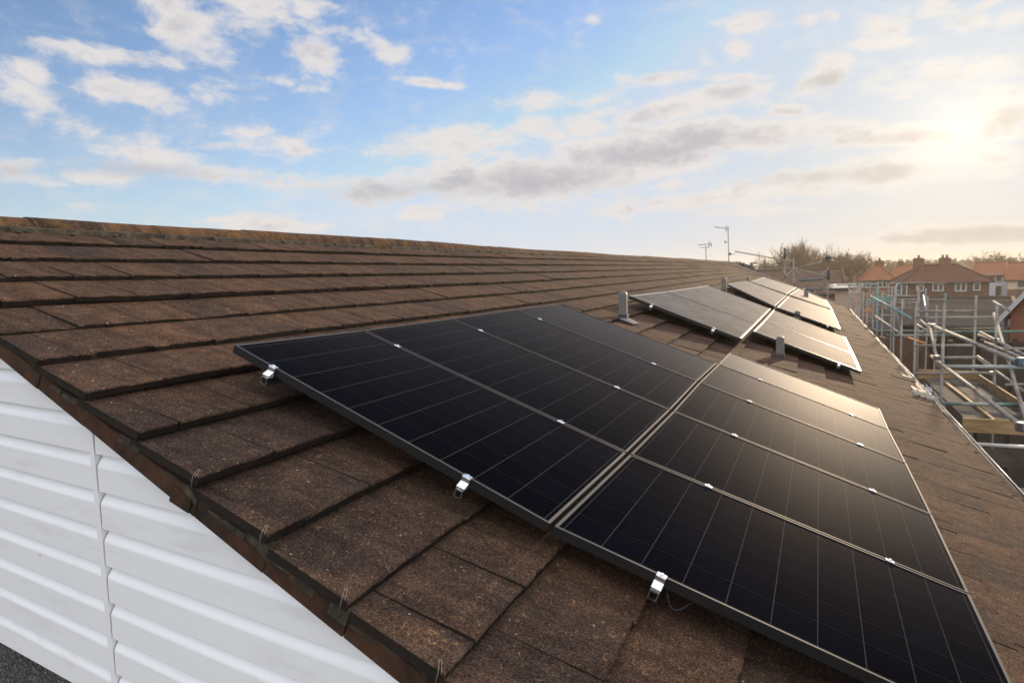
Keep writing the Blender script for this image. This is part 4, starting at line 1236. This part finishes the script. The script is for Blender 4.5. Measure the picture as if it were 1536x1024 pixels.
# ------------------------------------------------------------------ houses beyond
def pane_window(parent, c, wd, ht, rz, n=2, nm='window'):
    """window facing local -Y before rotation rz"""
    M_ = Matrix.Rotation(rz, 3, 'Z')
    m = MB()
    t_ = .09
    m.box(c + M_ @ Vector((0, -.03, ht / 2)), (wd, .10, t_), rz); m.box(c + M_ @ Vector((0, -.03, -ht / 2)), (wd + .1, .14, t_), rz)
    for k in range(n + 1):
        m.box(c + M_ @ Vector((-wd / 2 + wd * k / n, -.032, 0)), (t_, .10, ht), rz)
    f = m.build(nm, 'window_white', parent)
    m = MB(); m.box(c + M_ @ Vector((0, -.004, 0)), (wd - .04, .05, ht - .04), rz); m.build('pane', 'window_glass', f)
    return f
def hip_house(name, c, L, D, eave, ridge, ridgeL, rz, label, wallm, roofm, windows, chim, two_tone=None, over=.35):
    root = thing(name, (c.x, c.y, GZ), label, 'house', rz=0)
    M_ = Matrix.Rotation(rz, 3, 'Z')
    P = lambda x, y, z: Vector((c.x, c.y, 0)) + M_ @ Vector((x, y, 0)) + Vector((0, 0, z))
    m = MB()
    zs = GZ if two_tone is None else two_tone[0]
    m.hexa([P(-L / 2, -D / 2, zs), P(L / 2, -D / 2, zs), P(L / 2, D / 2, zs), P(-L / 2, D / 2, zs), P(-L / 2, -D / 2, eave), P(L / 2, -D / 2, eave), P(L / 2, D / 2, eave), P(-L / 2, D / 2, eave)])
    wl = m.build('wall', wallm, root)
    if two_tone:
        m = MB()
        m.hexa([P(-L / 2 - .03, -D / 2 - .03, GZ), P(L / 2 + .03, -D / 2 - .03, GZ), P(L / 2 + .03, D / 2 + .03, GZ), P(-L / 2 - .03, D / 2 + .03, GZ), P(-L / 2 - .03, -D / 2 - .03, zs), P(L / 2 + .03, -D / 2 - .03, zs), P(L / 2 + .03, D / 2 + .03, zs), P(-L / 2 - .03, D / 2 + .03, zs)])
        m.build('lower_wall', two_tone[1], root)
    if ridgeL > L:   # gables up to the ridge
        m = MB()
        for sx in (-1, 1):
            m.face([P(sx * L / 2, -D / 2, eave), P(sx * L / 2, D / 2, eave), P(sx * L / 2, 0, ridge - .08)])
        m.build('gable', wallm, root)
    m = MB()
    l, d_, rl = L / 2 + over, D / 2 + over, ridgeL / 2
    A_, B_, C_, D_ = P(-l, -d_, eave), P(l, -d_, eave), P(l, d_, eave), P(-l, d_, eave)
    E_, F_ = P(-rl, 0, ridge), P(rl, 0, ridge)
    dn = Vector((0, 0, .16))
    m.face([A_, B_, F_, E_]); m.face([C_, D_, E_, F_]); m.face([B_, C_, F_]); m.face([D_, A_, E_])
    for a, b in ((A_, B_), (B_, C_), (C_, D_), (D_, A_)):
        m.face([a - dn, b - dn, b, a])
    m.face([D_ - dn, C_ - dn, B_ - dn, A_ - dn])
    rf = m.build('roof', roofm, root)
    m = MB()
    for a, b in ((E_, F_), (A_, E_), (D_, E_), (B_, F_), (C_, F_)):
        m.tube(a + Vector((0, 0, .02)), b + Vector((0, 0, .02)), .11, 6)
    m.build('ridge', roofm, rf)
    m = MB()
    for a, b in ((A_, B_), (B_, C_), (D_, A_)):
        m.tube(a - dn * .6, b - dn * .6, .07, 6)
    m.build('gutter', 'gutter_dark', rf)
    for (x, y, w1, w2, zt_, npot, pm) in chim:
        m = MB(); b0 = ridge - 1.2
        m.box(P(x, y, (b0 + zt_) / 2), (w1, w2, zt_ - b0), rz); m.box(P(x, y, zt_ - .16), (w1 + .12, w2 + .12, .14), rz); m.box(P(x, y, zt_ + .03), (w1 - .1, w2 - .1, .08), rz)
        cs = m.build('chimney', 'brown_brick', rf)
        for k in range(npot):
            m = MB(); xx = x + (k - (npot - 1) / 2) * w1 * .8 / max(1, npot)
            q = P(xx, y, zt_ + .05)
            m.lathe(q, [(.13, 0), (.11, .22), (.13, .26), (.12, .34)], 10); m.build('pot', pm, cs)
    for (side, x, z, wd, ht, n) in windows:
        if side == 'f': pane_window(root, P(x, -D / 2 - .02, z), wd, ht, rz, n)
        elif side == 'l': pane_window(root, P(-L / 2 - .02, x, z), wd, ht, rz - math.pi / 2, n)
        elif side == 'r': pane_window(root, P(L / 2 + .02, x, z), wd, ht, rz + math.pi / 2, n)
    return root
# main hipped semi
D_ = 72.0
pL, pR = at_depth(1352, 424, D_), at_depth(1490, 421, D_)
cx = (pL + pR) / 2
fdir = Matrix.Rotation(rad(-21), 3, 'Z') @ (Vector((pR.x, pR.y, 0)) - Vector((pL.x, pL.y, 0)))
fdir *= 1.18
RZ = math.atan2(fdir.y, fdir.x)
Lh = fdir.length
nvec = Vector((-math.sin(RZ), math.cos(RZ), 0))
ez = (pL.z + pR.z) / 2
cH = cx + nvec * 3.6
WZ = at_depth(1420, 432, D_).z
def fx_(px): 
    r_ = ray(px, 430); w_ = Vector((cx.x - CAM.x, cx.y - CAM.y, 0)); e_ = Vector((r_.x, r_.y, 0))
    return (e_ * (w_.dot(nvec) / e_.dot(nvec)) - w_).dot(fdir.normalized())
xa, xb = fx_(1352), fx_(1490)
cH = cH + fdir.normalized() * ((xa + xb) / 2); fo = fx_; fx_ = lambda px: fo(px) - (xa + xb) / 2
Lh = xb - xa
hip_house('semi_detached_house', cH, Lh - .7, 7.2, ez, at_depth(1410, 397.5, D_ + 3.5).z, fx_(1436) - fx_(1385) + .3, RZ,
          'brown brick hipped semi with two big chimneys and five white windows', 'dark_brick', 'brown_roof_tile',
          [('f', fx_(1346) + .4, WZ - .1, 1.0, 1.3, 2), ('f', fx_(1380), WZ + .05, .62, .6, 1), ('f', fx_(1407), WZ + .1, .95, .75, 2), ('f', fx_(1441), WZ + .1, .95, .85, 2), ('f', fx_(1465), WZ + .1, .55, .75, 1)],
          [(fx_(1387), 0, .95, .7, at_depth(1386, 387.5, D_ + 3).z, 1, 'clay_pot'), (fx_(1428), 0, 1.0, .7, at_depth(1427, 387, D_ + 3).z, 2, 'clay_pot')])
def house_px(name, x0, x1, eave_y, ridge_y, d, Dp, ridge_frac, label, wallm, roofm, windows=(), chim=(), two=None, rzoff=0.0):
    c0 = at_depth((x0 + x1) / 2, eave_y, d)
    vr = Vector((c0.x - CAM.x, c0.y - CAM.y, 0)).normalized()
    n_ = Matrix.Rotation(rzoff, 3, 'Z') @ vr
    f = Vector((n_.y, -n_.x, 0)); rz = math.atan2(f.y, f.x)
    def hit(px):
        r_ = ray(px, eave_y); e_ = Vector((r_.x, r_.y, 0)); w_ = Vector((c0.x - CAM.x, c0.y - CAM.y, 0))
        t_ = w_.dot(n_) / e_.dot(n_)
        return (e_ * t_ - w_).dot(f)
    ha, hb_ = hit(x0), hit(x1)
    a, b = c0 + f * ha, c0 + f * hb_
    f = f * (hb_ - ha)
    c = (a + b) / 2 + n_ * (Dp / 2)
    e_z = (a.z + b.z) / 2
    r_z = at_depth((x0 + x1) / 2, ridge_y, d + Dp / 2).z
    L = f.length
    def loc(px): return ((px - x0) / (x1 - x0) - .5) * L
    wz = lambda py: at_depth((x0 + x1) / 2, py, d).z
    win = [(sd, loc(px), wz(py), w_, h_, n) for (sd, px, py, w_, h_, n) in windows]
    chm = [(loc(px), 0, w_, w_ * .75, at_depth(px, py, d + Dp / 2).z, np_, pm) for (px, py, w_, np_, pm) in chim]
    return hip_house(name, c, L, Dp, e_z, r_z, L * ridge_frac, rz, label, wallm, roofm, win, chm, two)
house_px('detached_house', 1291, 1340, 420, 396.5, 82, 7, .12, 'bright orange hipped house with a dark chimney, left of the brown semi', 'red_brick', 'orange_roof_tile',
         [('f', 1300, 425, .9, .9, 2), ('f', 1324, 425, .9, .9, 2)], [(1319, 391.5, .95, 1, 'dark_cap')])
house_px('detached_house', 1332, 1392, 416, 397.5, 98, 8, .5, 'orange roofed house half hidden behind the brown semi, slim white topped chimney', 'red_brick', 'orange_roof_tile',
         [], [(1350, 392, .8, 2, 'window_white')])
house_px('terraced_house', 1462, 1517, 412.5, 394, 88, 8, 1.08, 'pale blue rendered house under a long orange roof right of the brown semi', 'white_render', 'orange_roof_tile',
         [('f', 1487, 416.5, .8, 1.0, 1), ('f', 1499, 416.5, .6, 1.0, 1), ('f', 1499, 437, .7, 1.5, 1)], [])
house_px('terraced_house', 1512, 1600, 419, 393, 80, 8.5, 1.08, 'cream rendered house with brown lower wall at the picture edge', 'cream_render', 'orange_roof_tile',
         [('f', 1533, 426, .8, .8, 1)], [], (at_depth(1530, 434, 80).z, 'brown_brick'))
house_px('terraced_house', 1130, 1262, 440, 405, 56, 8, 1.06, 'plain umber roofed terrace behind the far gable scaffold and below the trees', 'brown_brick', 'umber_roof_tile',
         [('f', 1215, 441, .9, .9, 2)], [])
house_px('outbuilding', 1253, 1275, 431, 428, 44, 4, .9, 'small pink rendered flat outbuilding by the far roof corner', 'pink_render', 'pale_wall', [], [])
house_px('cottage', 1138, 1166, 407, 400, 120, 8, 1.05, 'tiny pale cottage far off beyond the roof end', 'white_render', 'sheet_roof', [('f', 1148, 411, 1.0, 1.0, 2)], [])
house_px('terraced_house', 1546, 1640, 412, 392, 105, 9, 1.05, 'orange roofed terrace farthest to the side', 'red_brick', 'orange_roof_tile', [], [])
# long garage block
house_px('garage_block', 1335, 1524, 486, 446, 33, 9, 1.03, 'long low garage block with a grey ribbed sheet roof', 'dark_brick', 'sheet_roof', [], [])
# brick house with white verge at the picture edge
gq = at_depth(1516, 469, 21)
vr_ = Vector((gq.x - CAM.x, gq.y - CAM.y, 0)).normalized()
ga = rad(-34)
gd = Vector((vr_.x * math.cos(ga) - vr_.y * math.sin(ga), vr_.x * math.sin(ga) + vr_.y * math.cos(ga), 0))
gs = Vector((gd.y, -gd.x, 0))
bh = thing('brick_house', (gq + gs * 2.6 + gd * 3).xy[:] + (GZ,), 'red brick gable end with white verge trim at the picture edge', 'house')
ze = gq.z; HW = 2.6; zr = ze + HW * 1.15
G = lambda a, d_, z: Vector((gq.x, gq.y, 0)) + gs * a + gd * d_ + Vector((0, 0, z))
m = MB()
m.hexa([G(0, 0, GZ), G(2 * HW, 0, GZ), G(2 * HW, 7, GZ), G(0, 7, GZ), G(0, 0, ze), G(2 * HW, 0, ze), G(2 * HW, 7, ze), G(0, 7, ze)])
m.face([G(0, 0, ze), G(2 * HW, 0, ze), G(HW, 0, zr)])
m.build('wall', 'red_brick', bh)
m = MB()
for sx in (-1, 1):
    q = [G(HW, -.12, zr), G(HW + sx * (HW + .22), -.12, ze - .25), G(HW + sx * (HW + .22), 7, ze - .25), G(HW, 7, zr)]
    m.hexa([a_ + Vector((0, 0, .02)) for a_ in q] + [a_ + Vector((0, 0, .13)) for a_ in q])
m.build('roof', 'brown_roof_tile', bh)
m = MB()
for sx in (-1, 1):
    xe = HW + sx * (HW + .25)
    m.hexa([G(HW, -.16, zr - .07), G(xe, -.16, ze - .35), G(xe, -.125, ze - .35), G(HW, -.125, zr - .07),
            G(HW, -.16, zr + .14), G(xe, -.16, ze - .14), G(xe, -.125, ze - .14), G(HW, -.125, zr + .14)])
m.build('verge_trim', 'window_white', bh)
m = MB(); m.tube(G(-.10, -.05, ze - .2), G(-.10, -.05, GZ), .05, 8); m.build('downpipe', 'gutter_dark', bh)

# ------------------------------------------------------------------ garden walls, hedges, vehicles below
wp0, wp1 = at_depth(1395, 493, 28.5), at_depth(1512, 492, 28.5)
m = MB(); m.hexa([(wp0.x, wp0.y, GZ), (wp1.x, wp1.y, GZ), (wp1.x, wp1.y + .2, GZ), (wp0.x, wp0.y + .2, GZ), (wp0.x, wp0.y, wp0.z), wp1, wp1 + Vector((0, .2, 0)), wp0 + Vector((0, .2, 0))])
tag(m.build('garden_wall', 'fence_wood'), 'dark timber garden fence under the pale garage eaves', 'fence')
def leaves(mb, c, rx, ry, rz_, n, size, rnd):
    for _ in range(n):
        while True:
            x, y, z = rnd.uniform(-1, 1), rnd.uniform(-1, 1), rnd.uniform(-1, 1)
            if x * x + y * y + z * z < 1: break
        p_ = Vector((c[0] + x * rx, c[1] + y * ry, c[2] + z * rz_))
        u = Vector((rnd.gauss(0, 1), rnd.gauss(0, 1), rnd.gauss(0, 1))).normalized()
        v_ = u.orthogonal().normalized(); s_ = size * rnd.uniform(.6, 1.4)
        mb.face([p_ - u * s_, p_ + v_ * s_ * .5, p_ + u * s_, p_ - v_ * s_ * .5])
rnd = random.Random(11)
m = MB()
for k in range(22):
    q = at_depth(1400 + k * 5.3, 494, 27.5)
    leaves(m, (q.x, q.y, q.z - .42), .42, .4, .42 + rnd.uniform(-.08, .12), 200, .07, rnd)
hd = m.build('hedge', 'hedge_leaf'); tag(hd, 'dark clipped hedge in front of the garage block', 'hedge')
m = MB()
for k in range(14):
    q = at_depth(1448 + k * 8, 520, 24.5)
    leaves(m, (q.x, q.y, q.z - 1.2), .7, .5, 1.25, 180, .11, rnd)
hd = m.build('hedge', 'hedge_leaf'); tag(hd, 'shadowed overgrown hedge behind the scaffold platform', 'hedge')
def car(loc, rz, paint, label, L=4.2, W=1.75, H=1.45, van=False):
    root = thing('parked_van' if van else 'parked_car', loc, label, 'van' if van else 'car', 'vehicles parked below the scaffold', rz)
    M_ = Matrix.Rotation(rz, 3, 'Z')
    P = lambda x, y, z: Vector(loc) + M_ @ Vector((x, y, z))
    h0, h1 = .28, (.95 if van else .82)
    def loft(secs, mt, nm, bev=.06):
        m = MB(); q = len(m.v)
        for (x, y, z) in secs: pass
        return m
    m = MB()
    if van:
        st = [(-L / 2, .8, h0, H), (-L / 2 + .1, .86, h0, H + .02), (L / 2 - 1.5, .86, h0, H + .02), (L / 2 - .8, .84, h0, 1.15), (L / 2 - .05, .78, h0, .85), (L / 2, .72, h0 + .1, .7)]
    else:
        st = [(-L / 2, .70, h0 + .1, .70), (-L / 2 + .12, .82, h0, .88), (-.9, .87, h0 - .02, .90), (.7, .87, h0 - .02, .88), (L / 2 - .5, .84, h0, .74), (L / 2 - .08, .76, h0 + .02, .62), (L / 2, .66, h0 + .12, .52)]
    for a, b in zip(st[:-1], st[1:]):
        m.hexa([P(a[0], -a[1], a[2]), P(b[0], -b[1], b[2]), P(b[0], b[1], b[2]), P(a[0], a[1], a[2]), P(a[0], -a[1] * .96, a[3]), P(b[0], -b[1] * .96, b[3]), P(b[0], b[1] * .96, b[3]), P(a[0], a[1] * .96, a[3])])
    body = m.build('body', paint, root, bevel=.04)
    if not van:
        m = MB()
        m.hexa([P(-1.75, -.74, .86), P(.95, -.74, .86), P(.95, .74, .86), P(-1.75, .74, .86), P(-1.15, -.60, H - .04), P(.15, -.60, H - .04), P(.15, .60, H - .04), P(-1.15, .60, H - .04)])
        m.build('window', 'car_glass', root, bevel=.05)
        m = MB()
        m.hexa([P(-1.2, -.62, H - .05), P(.2, -.62, H - .05), P(.2, .62, H - .05), P(-1.2, .62, H - .05), P(-1.1, -.56, H), P(.08, -.56, H), P(.08, .56, H), P(-1.1, .56, H)])
        m.build('car_roof', paint, root, bevel=.03)
    else:
        m = MB()
        m.hexa([P(L / 2 - 1.46, -.74, 1.25), P(L / 2 - .82, -.74, 1.19), P(L / 2 - .82, .74, 1.19), P(L / 2 - 1.46, .74, 1.25), P(L / 2 - 1.47, -.70, H - .08), P(L / 2 - 1.40, -.70, H - .08), P(L / 2 - 1.40, .70, H - .08), P(L / 2 - 1.47, .70, H - .08)])
        m.build('windscreen', 'car_glass', root, bevel=.02)
    for sx in (-L * .30, L * .31):
        for sy in (-1, 1):
            m = MB(); m.tube(P(sx, sy * .70, .31), P(sx, sy * .89, .31), .31, 16); wh = m.build('wheel', 'rubber', root)
            m = MB(); m.tube(P(sx, sy * .86, .31), P(sx, sy * .90, .31), .19, 12); m.build('rim', 'galvanised', wh)
    for sy in (-1, 1):
        m = MB(); m.box(P(L / 2 - .06, sy * .58, .60), (.12, .3, .14), rz); m.build('headlight', 'lamp_clear', root)
        m = MB(); m.box(P(-L / 2 + .02, sy * .6, .74), (.08, .24, .18), rz); m.build('tail_light', 'lamp_red', root)
    return root
def gp_(px, py, z=GZ):
    q = at_z(px, py, z); return (q.x, q.y, GZ + .01)
q = at_depth(1378, 545, 27.0)
car((q.x, 26.0, GZ + .01), rad(8), 'car_paint_dark', 'dark blue car parked under the scaffold, seen past the gutter')
car((q.x + .4, 31.0, GZ + .01), rad(-4), 'car_paint_white', 'white van parked behind the dark blue car', 4.8, 1.8, 1.95, True)
car((q.x - .8, 36.5, GZ + .01), rad(2), 'car_paint_yellow', 'yellow car parked farthest behind the scaffold tubes')
# fences between gardens; the nearest is an added dark screen standing in for shade
for (p0, p1, d0, d1, zt_, lab) in (((1425, 512), (1570, 514), 19.3, 19.3, at_depth(1500, 514, 19.3).z, 'added dark boards standing in for shade below the red brick gable'), ((1260, 452), (1345, 470), 60, 52, -4.6, 'weathered board fence below the distant pale outbuilding'), ((1300, 470), (1500, 470), 47, 47, -4.9, 'long dark board fence behind the garage block')):
    a, b = at_depth(*p0, d0), at_depth(*p1, d1)
    fn = thing('board_fence', ((a.x + b.x) / 2, (a.y + b.y) / 2, GZ), lab, 'fence')
    n = 3 if d0 < 20 else 10
    m = MB()
    for k in range(n):
        u, v_ = a.lerp(b, k / n), a.lerp(b, (k + 1) / n)
        m.hexa([(u.x, u.y, GZ), (v_.x, v_.y, GZ), (v_.x, v_.y + .04, GZ), (u.x, u.y + .04, GZ), (u.x, u.y, zt_), (v_.x, v_.y, zt_), (v_.x, v_.y + .04, zt_), (u.x, u.y + .04, zt_)])
    m.build('board_panel', 'fence_wood', fn)
    for k in range(n + 1):
        u = a.lerp(b, k / n)
        m = MB(); m.box((u.x, u.y - .07, (GZ + zt_) / 2 + .06), (.12, .12, zt_ - GZ + .12)); m.build('post', 'fence_wood', fn)

# ------------------------------------------------------------------ trees
def grow(mb, tw, p_, d, L, r, lev, rnd, spread):
    n = 3
    q = p_
    dirv = d.copy()
    for k in range(n):
        dirv = (dirv + Vector((rnd.gauss(0, .12), rnd.gauss(0, .12), rnd.gauss(0.03, .08)))).normalized()
        e = q + dirv * (L / n)
        r1 = r * (1 - .45 * k / n); r2 = r * (1 - .45 * (k + 1) / n)
        (mb if lev > 1 else tw).tube(q, e, r1, 5 if lev > 2 else 3, r2, cap=False)
        q = e
        if lev > 0 and k > 0 or lev > 3 and k == n - 1:
            for _ in range(rnd.choice((1, 2))):
                sd = (dirv + Vector((rnd.gauss(0, spread), rnd.gauss(0, spread), rnd.uniform(-.05, .45)))).normalized()
                grow(mb, tw, q, sd, L * rnd.uniform(.58, .80), r2 * .68, lev - 1, rnd, spread)
    if lev > 0:
        for _ in range(2):
            sd = (dirv + Vector((rnd.gauss(0, spread), rnd.gauss(0, spread), rnd.uniform(0, .4)))).normalized()
            grow(mb, tw, q, sd, L * rnd.uniform(.6, .85), r * .5, lev - 1, rnd, spread)
def bare_tree(px, base_depth, top_y, label, seed, spread=.55, lev=5, leafy=0, thick=.024):
    rnd = random.Random(seed)
    t_ = at_depth(px, top_y, base_depth)
    H = t_.z - GZ
    b = Vector((t_.x, t_.y, GZ))
    root = thing('bare_tree', b, label, 'tree', 'leafless trees behind the houses')
    mb, tw = MB(), MB()
    grow(mb, tw, b, Vector((0, 0, 1)), H * .36, H * thick, lev, rnd, spread)
    # scale the whole crown so that its top reaches H
    zl = sorted(p_[2] for p_ in mb.v + tw.v); zz = zl[int(len(zl) * .97)]; k = H / (zz - GZ)
    for M2 in (mb, tw):
        M2.v = [(b.x + (x - b.x) * k, b.y + (y - b.y) * k, GZ + (z - GZ) * k) for x, y, z in M2.v]
    mb.build('trunk', 'bark', root)
    if leafy:
        idx = rnd.sample(range(len(tw.v)), min(leafy, len(tw.v)))
        for i in idx:
            p_ = Vector(tw.v[i]); u = Vector((rnd.gauss(0, 1), rnd.gauss(0, 1), rnd.gauss(0, 1))).normalized(); w2 = u.orthogonal().normalized(); s_ = rnd.uniform(.08, .2)
            tw.cur = 1
            tw.face([p_ - u * s_, p_ + w2 * s_ * .5, p_ + u * s_, p_ - w2 * s_ * .5])
    tw.build('crown', ['twig', 'dry_leaf'], root)
    return root
for (px, d, ty, sd, sp, lab) in ((1170, 100, 373, 1, .40, 'slender bare tree, leftmost in the pale clump above the umber roof'),
        (1187, 112, 370, 2, .42, 'bare tree directly behind the black topped scaffold pole'),
        (1207, 102, 370, 3, .42, 'bare forked tree, tallest above the middle of the umber roof'),
        (1216, 108, 373, 35, .40, 'thin bare tree at the right end of the pale clump'),
        (1228, 110, 380, 4, .5, 'small bare tree between the pale clump and the dense brown ones')):
    bare_tree(px, d, ty, lab, sd, sp, 4, 0, .05)
bare_tree(1246, 112, 385, 'dense brown bushy tree behind the capped scaffold pole', 5, .6, 4, 900, .04)
bare_tree(1263, 106, 383, 'dense bushy brown tree with the highest top right of the capped pole', 6, .55, 5, 2200, .04)
bare_tree(1282, 115, 383, 'olive brown bushy tree closest to the orange house', 7, .55, 5, 1800, .04)
for k, (px, d, ty, sd) in enumerate(((1395, 170, 390, 21), (1425, 180, 391, 22), (1460, 165, 388, 23), (1482, 150, 383, 24), (1512, 150, 382, 25), (1532, 160, 384, 26), (1330, 180, 393, 27), (1365, 175, 392, 28))):
    bare_tree(px, d, ty, ['faint tree behind the gap between the two big chimneys', 'faint tree just right of the right big chimney', 'golden tree above the long orange roof', 'rounded golden tree, highest above the pale blue house', 'golden tree above the cream house', 'golden tree cut by the picture edge above the cream house', 'faint tree above the orange hipped house', 'faint tree between the slim chimney and the brown semi'][k], sd, .75, 4, 1500)
# far-off wood on the skyline
m = MB(); rnd = random.Random(5)
for k in range(150):
    px = 1120 + k * 3.4
    d = rnd.uniform(260, 340)
    q = at_depth(px, 396 - (px - 1150) * .018 + rnd.uniform(-2, 2), d)
    hgt = q.z - GZ
    leaves(m, (q.x, q.y, GZ + hgt * .5), 4.5, 4.0, hgt * .55, 60, 1.0, rnd)
tag(m.build('far_wood', 'dry_leaf'), 'far off brown woodland along the skyline', 'woodland', kind='stuff')

# ------------------------------------------------------------------ air
hm = bpy.data.materials.new('haze_air'); hm.use_nodes = True
t = NT(hm.node_tree); out = t.n('ShaderNodeOutputMaterial'); pv = t.n('ShaderNodeVolumePrincipled')
pv.inputs['Color'].default_value = (1.0, 0.86, 0.66, 1); pv.inputs['Density'].default_value = 0.0008; pv.inputs['Anisotropy'].default_value = 0.3
t.l(pv.outputs[0], out.inputs['Volume'])
MAT['haze_air'] = hm
m = MB()
m.hexa([(-700, -300, GZ - 1), (700, -300, GZ - 1), (700, 1000, GZ - 1), (-700, 1000, GZ - 1), (-700, -300, 9), (700, -300, 9), (700, 1000, 9), (-700, 1000, 9)])
tag(m.build('haze', 'haze_air'), kind='stuff')
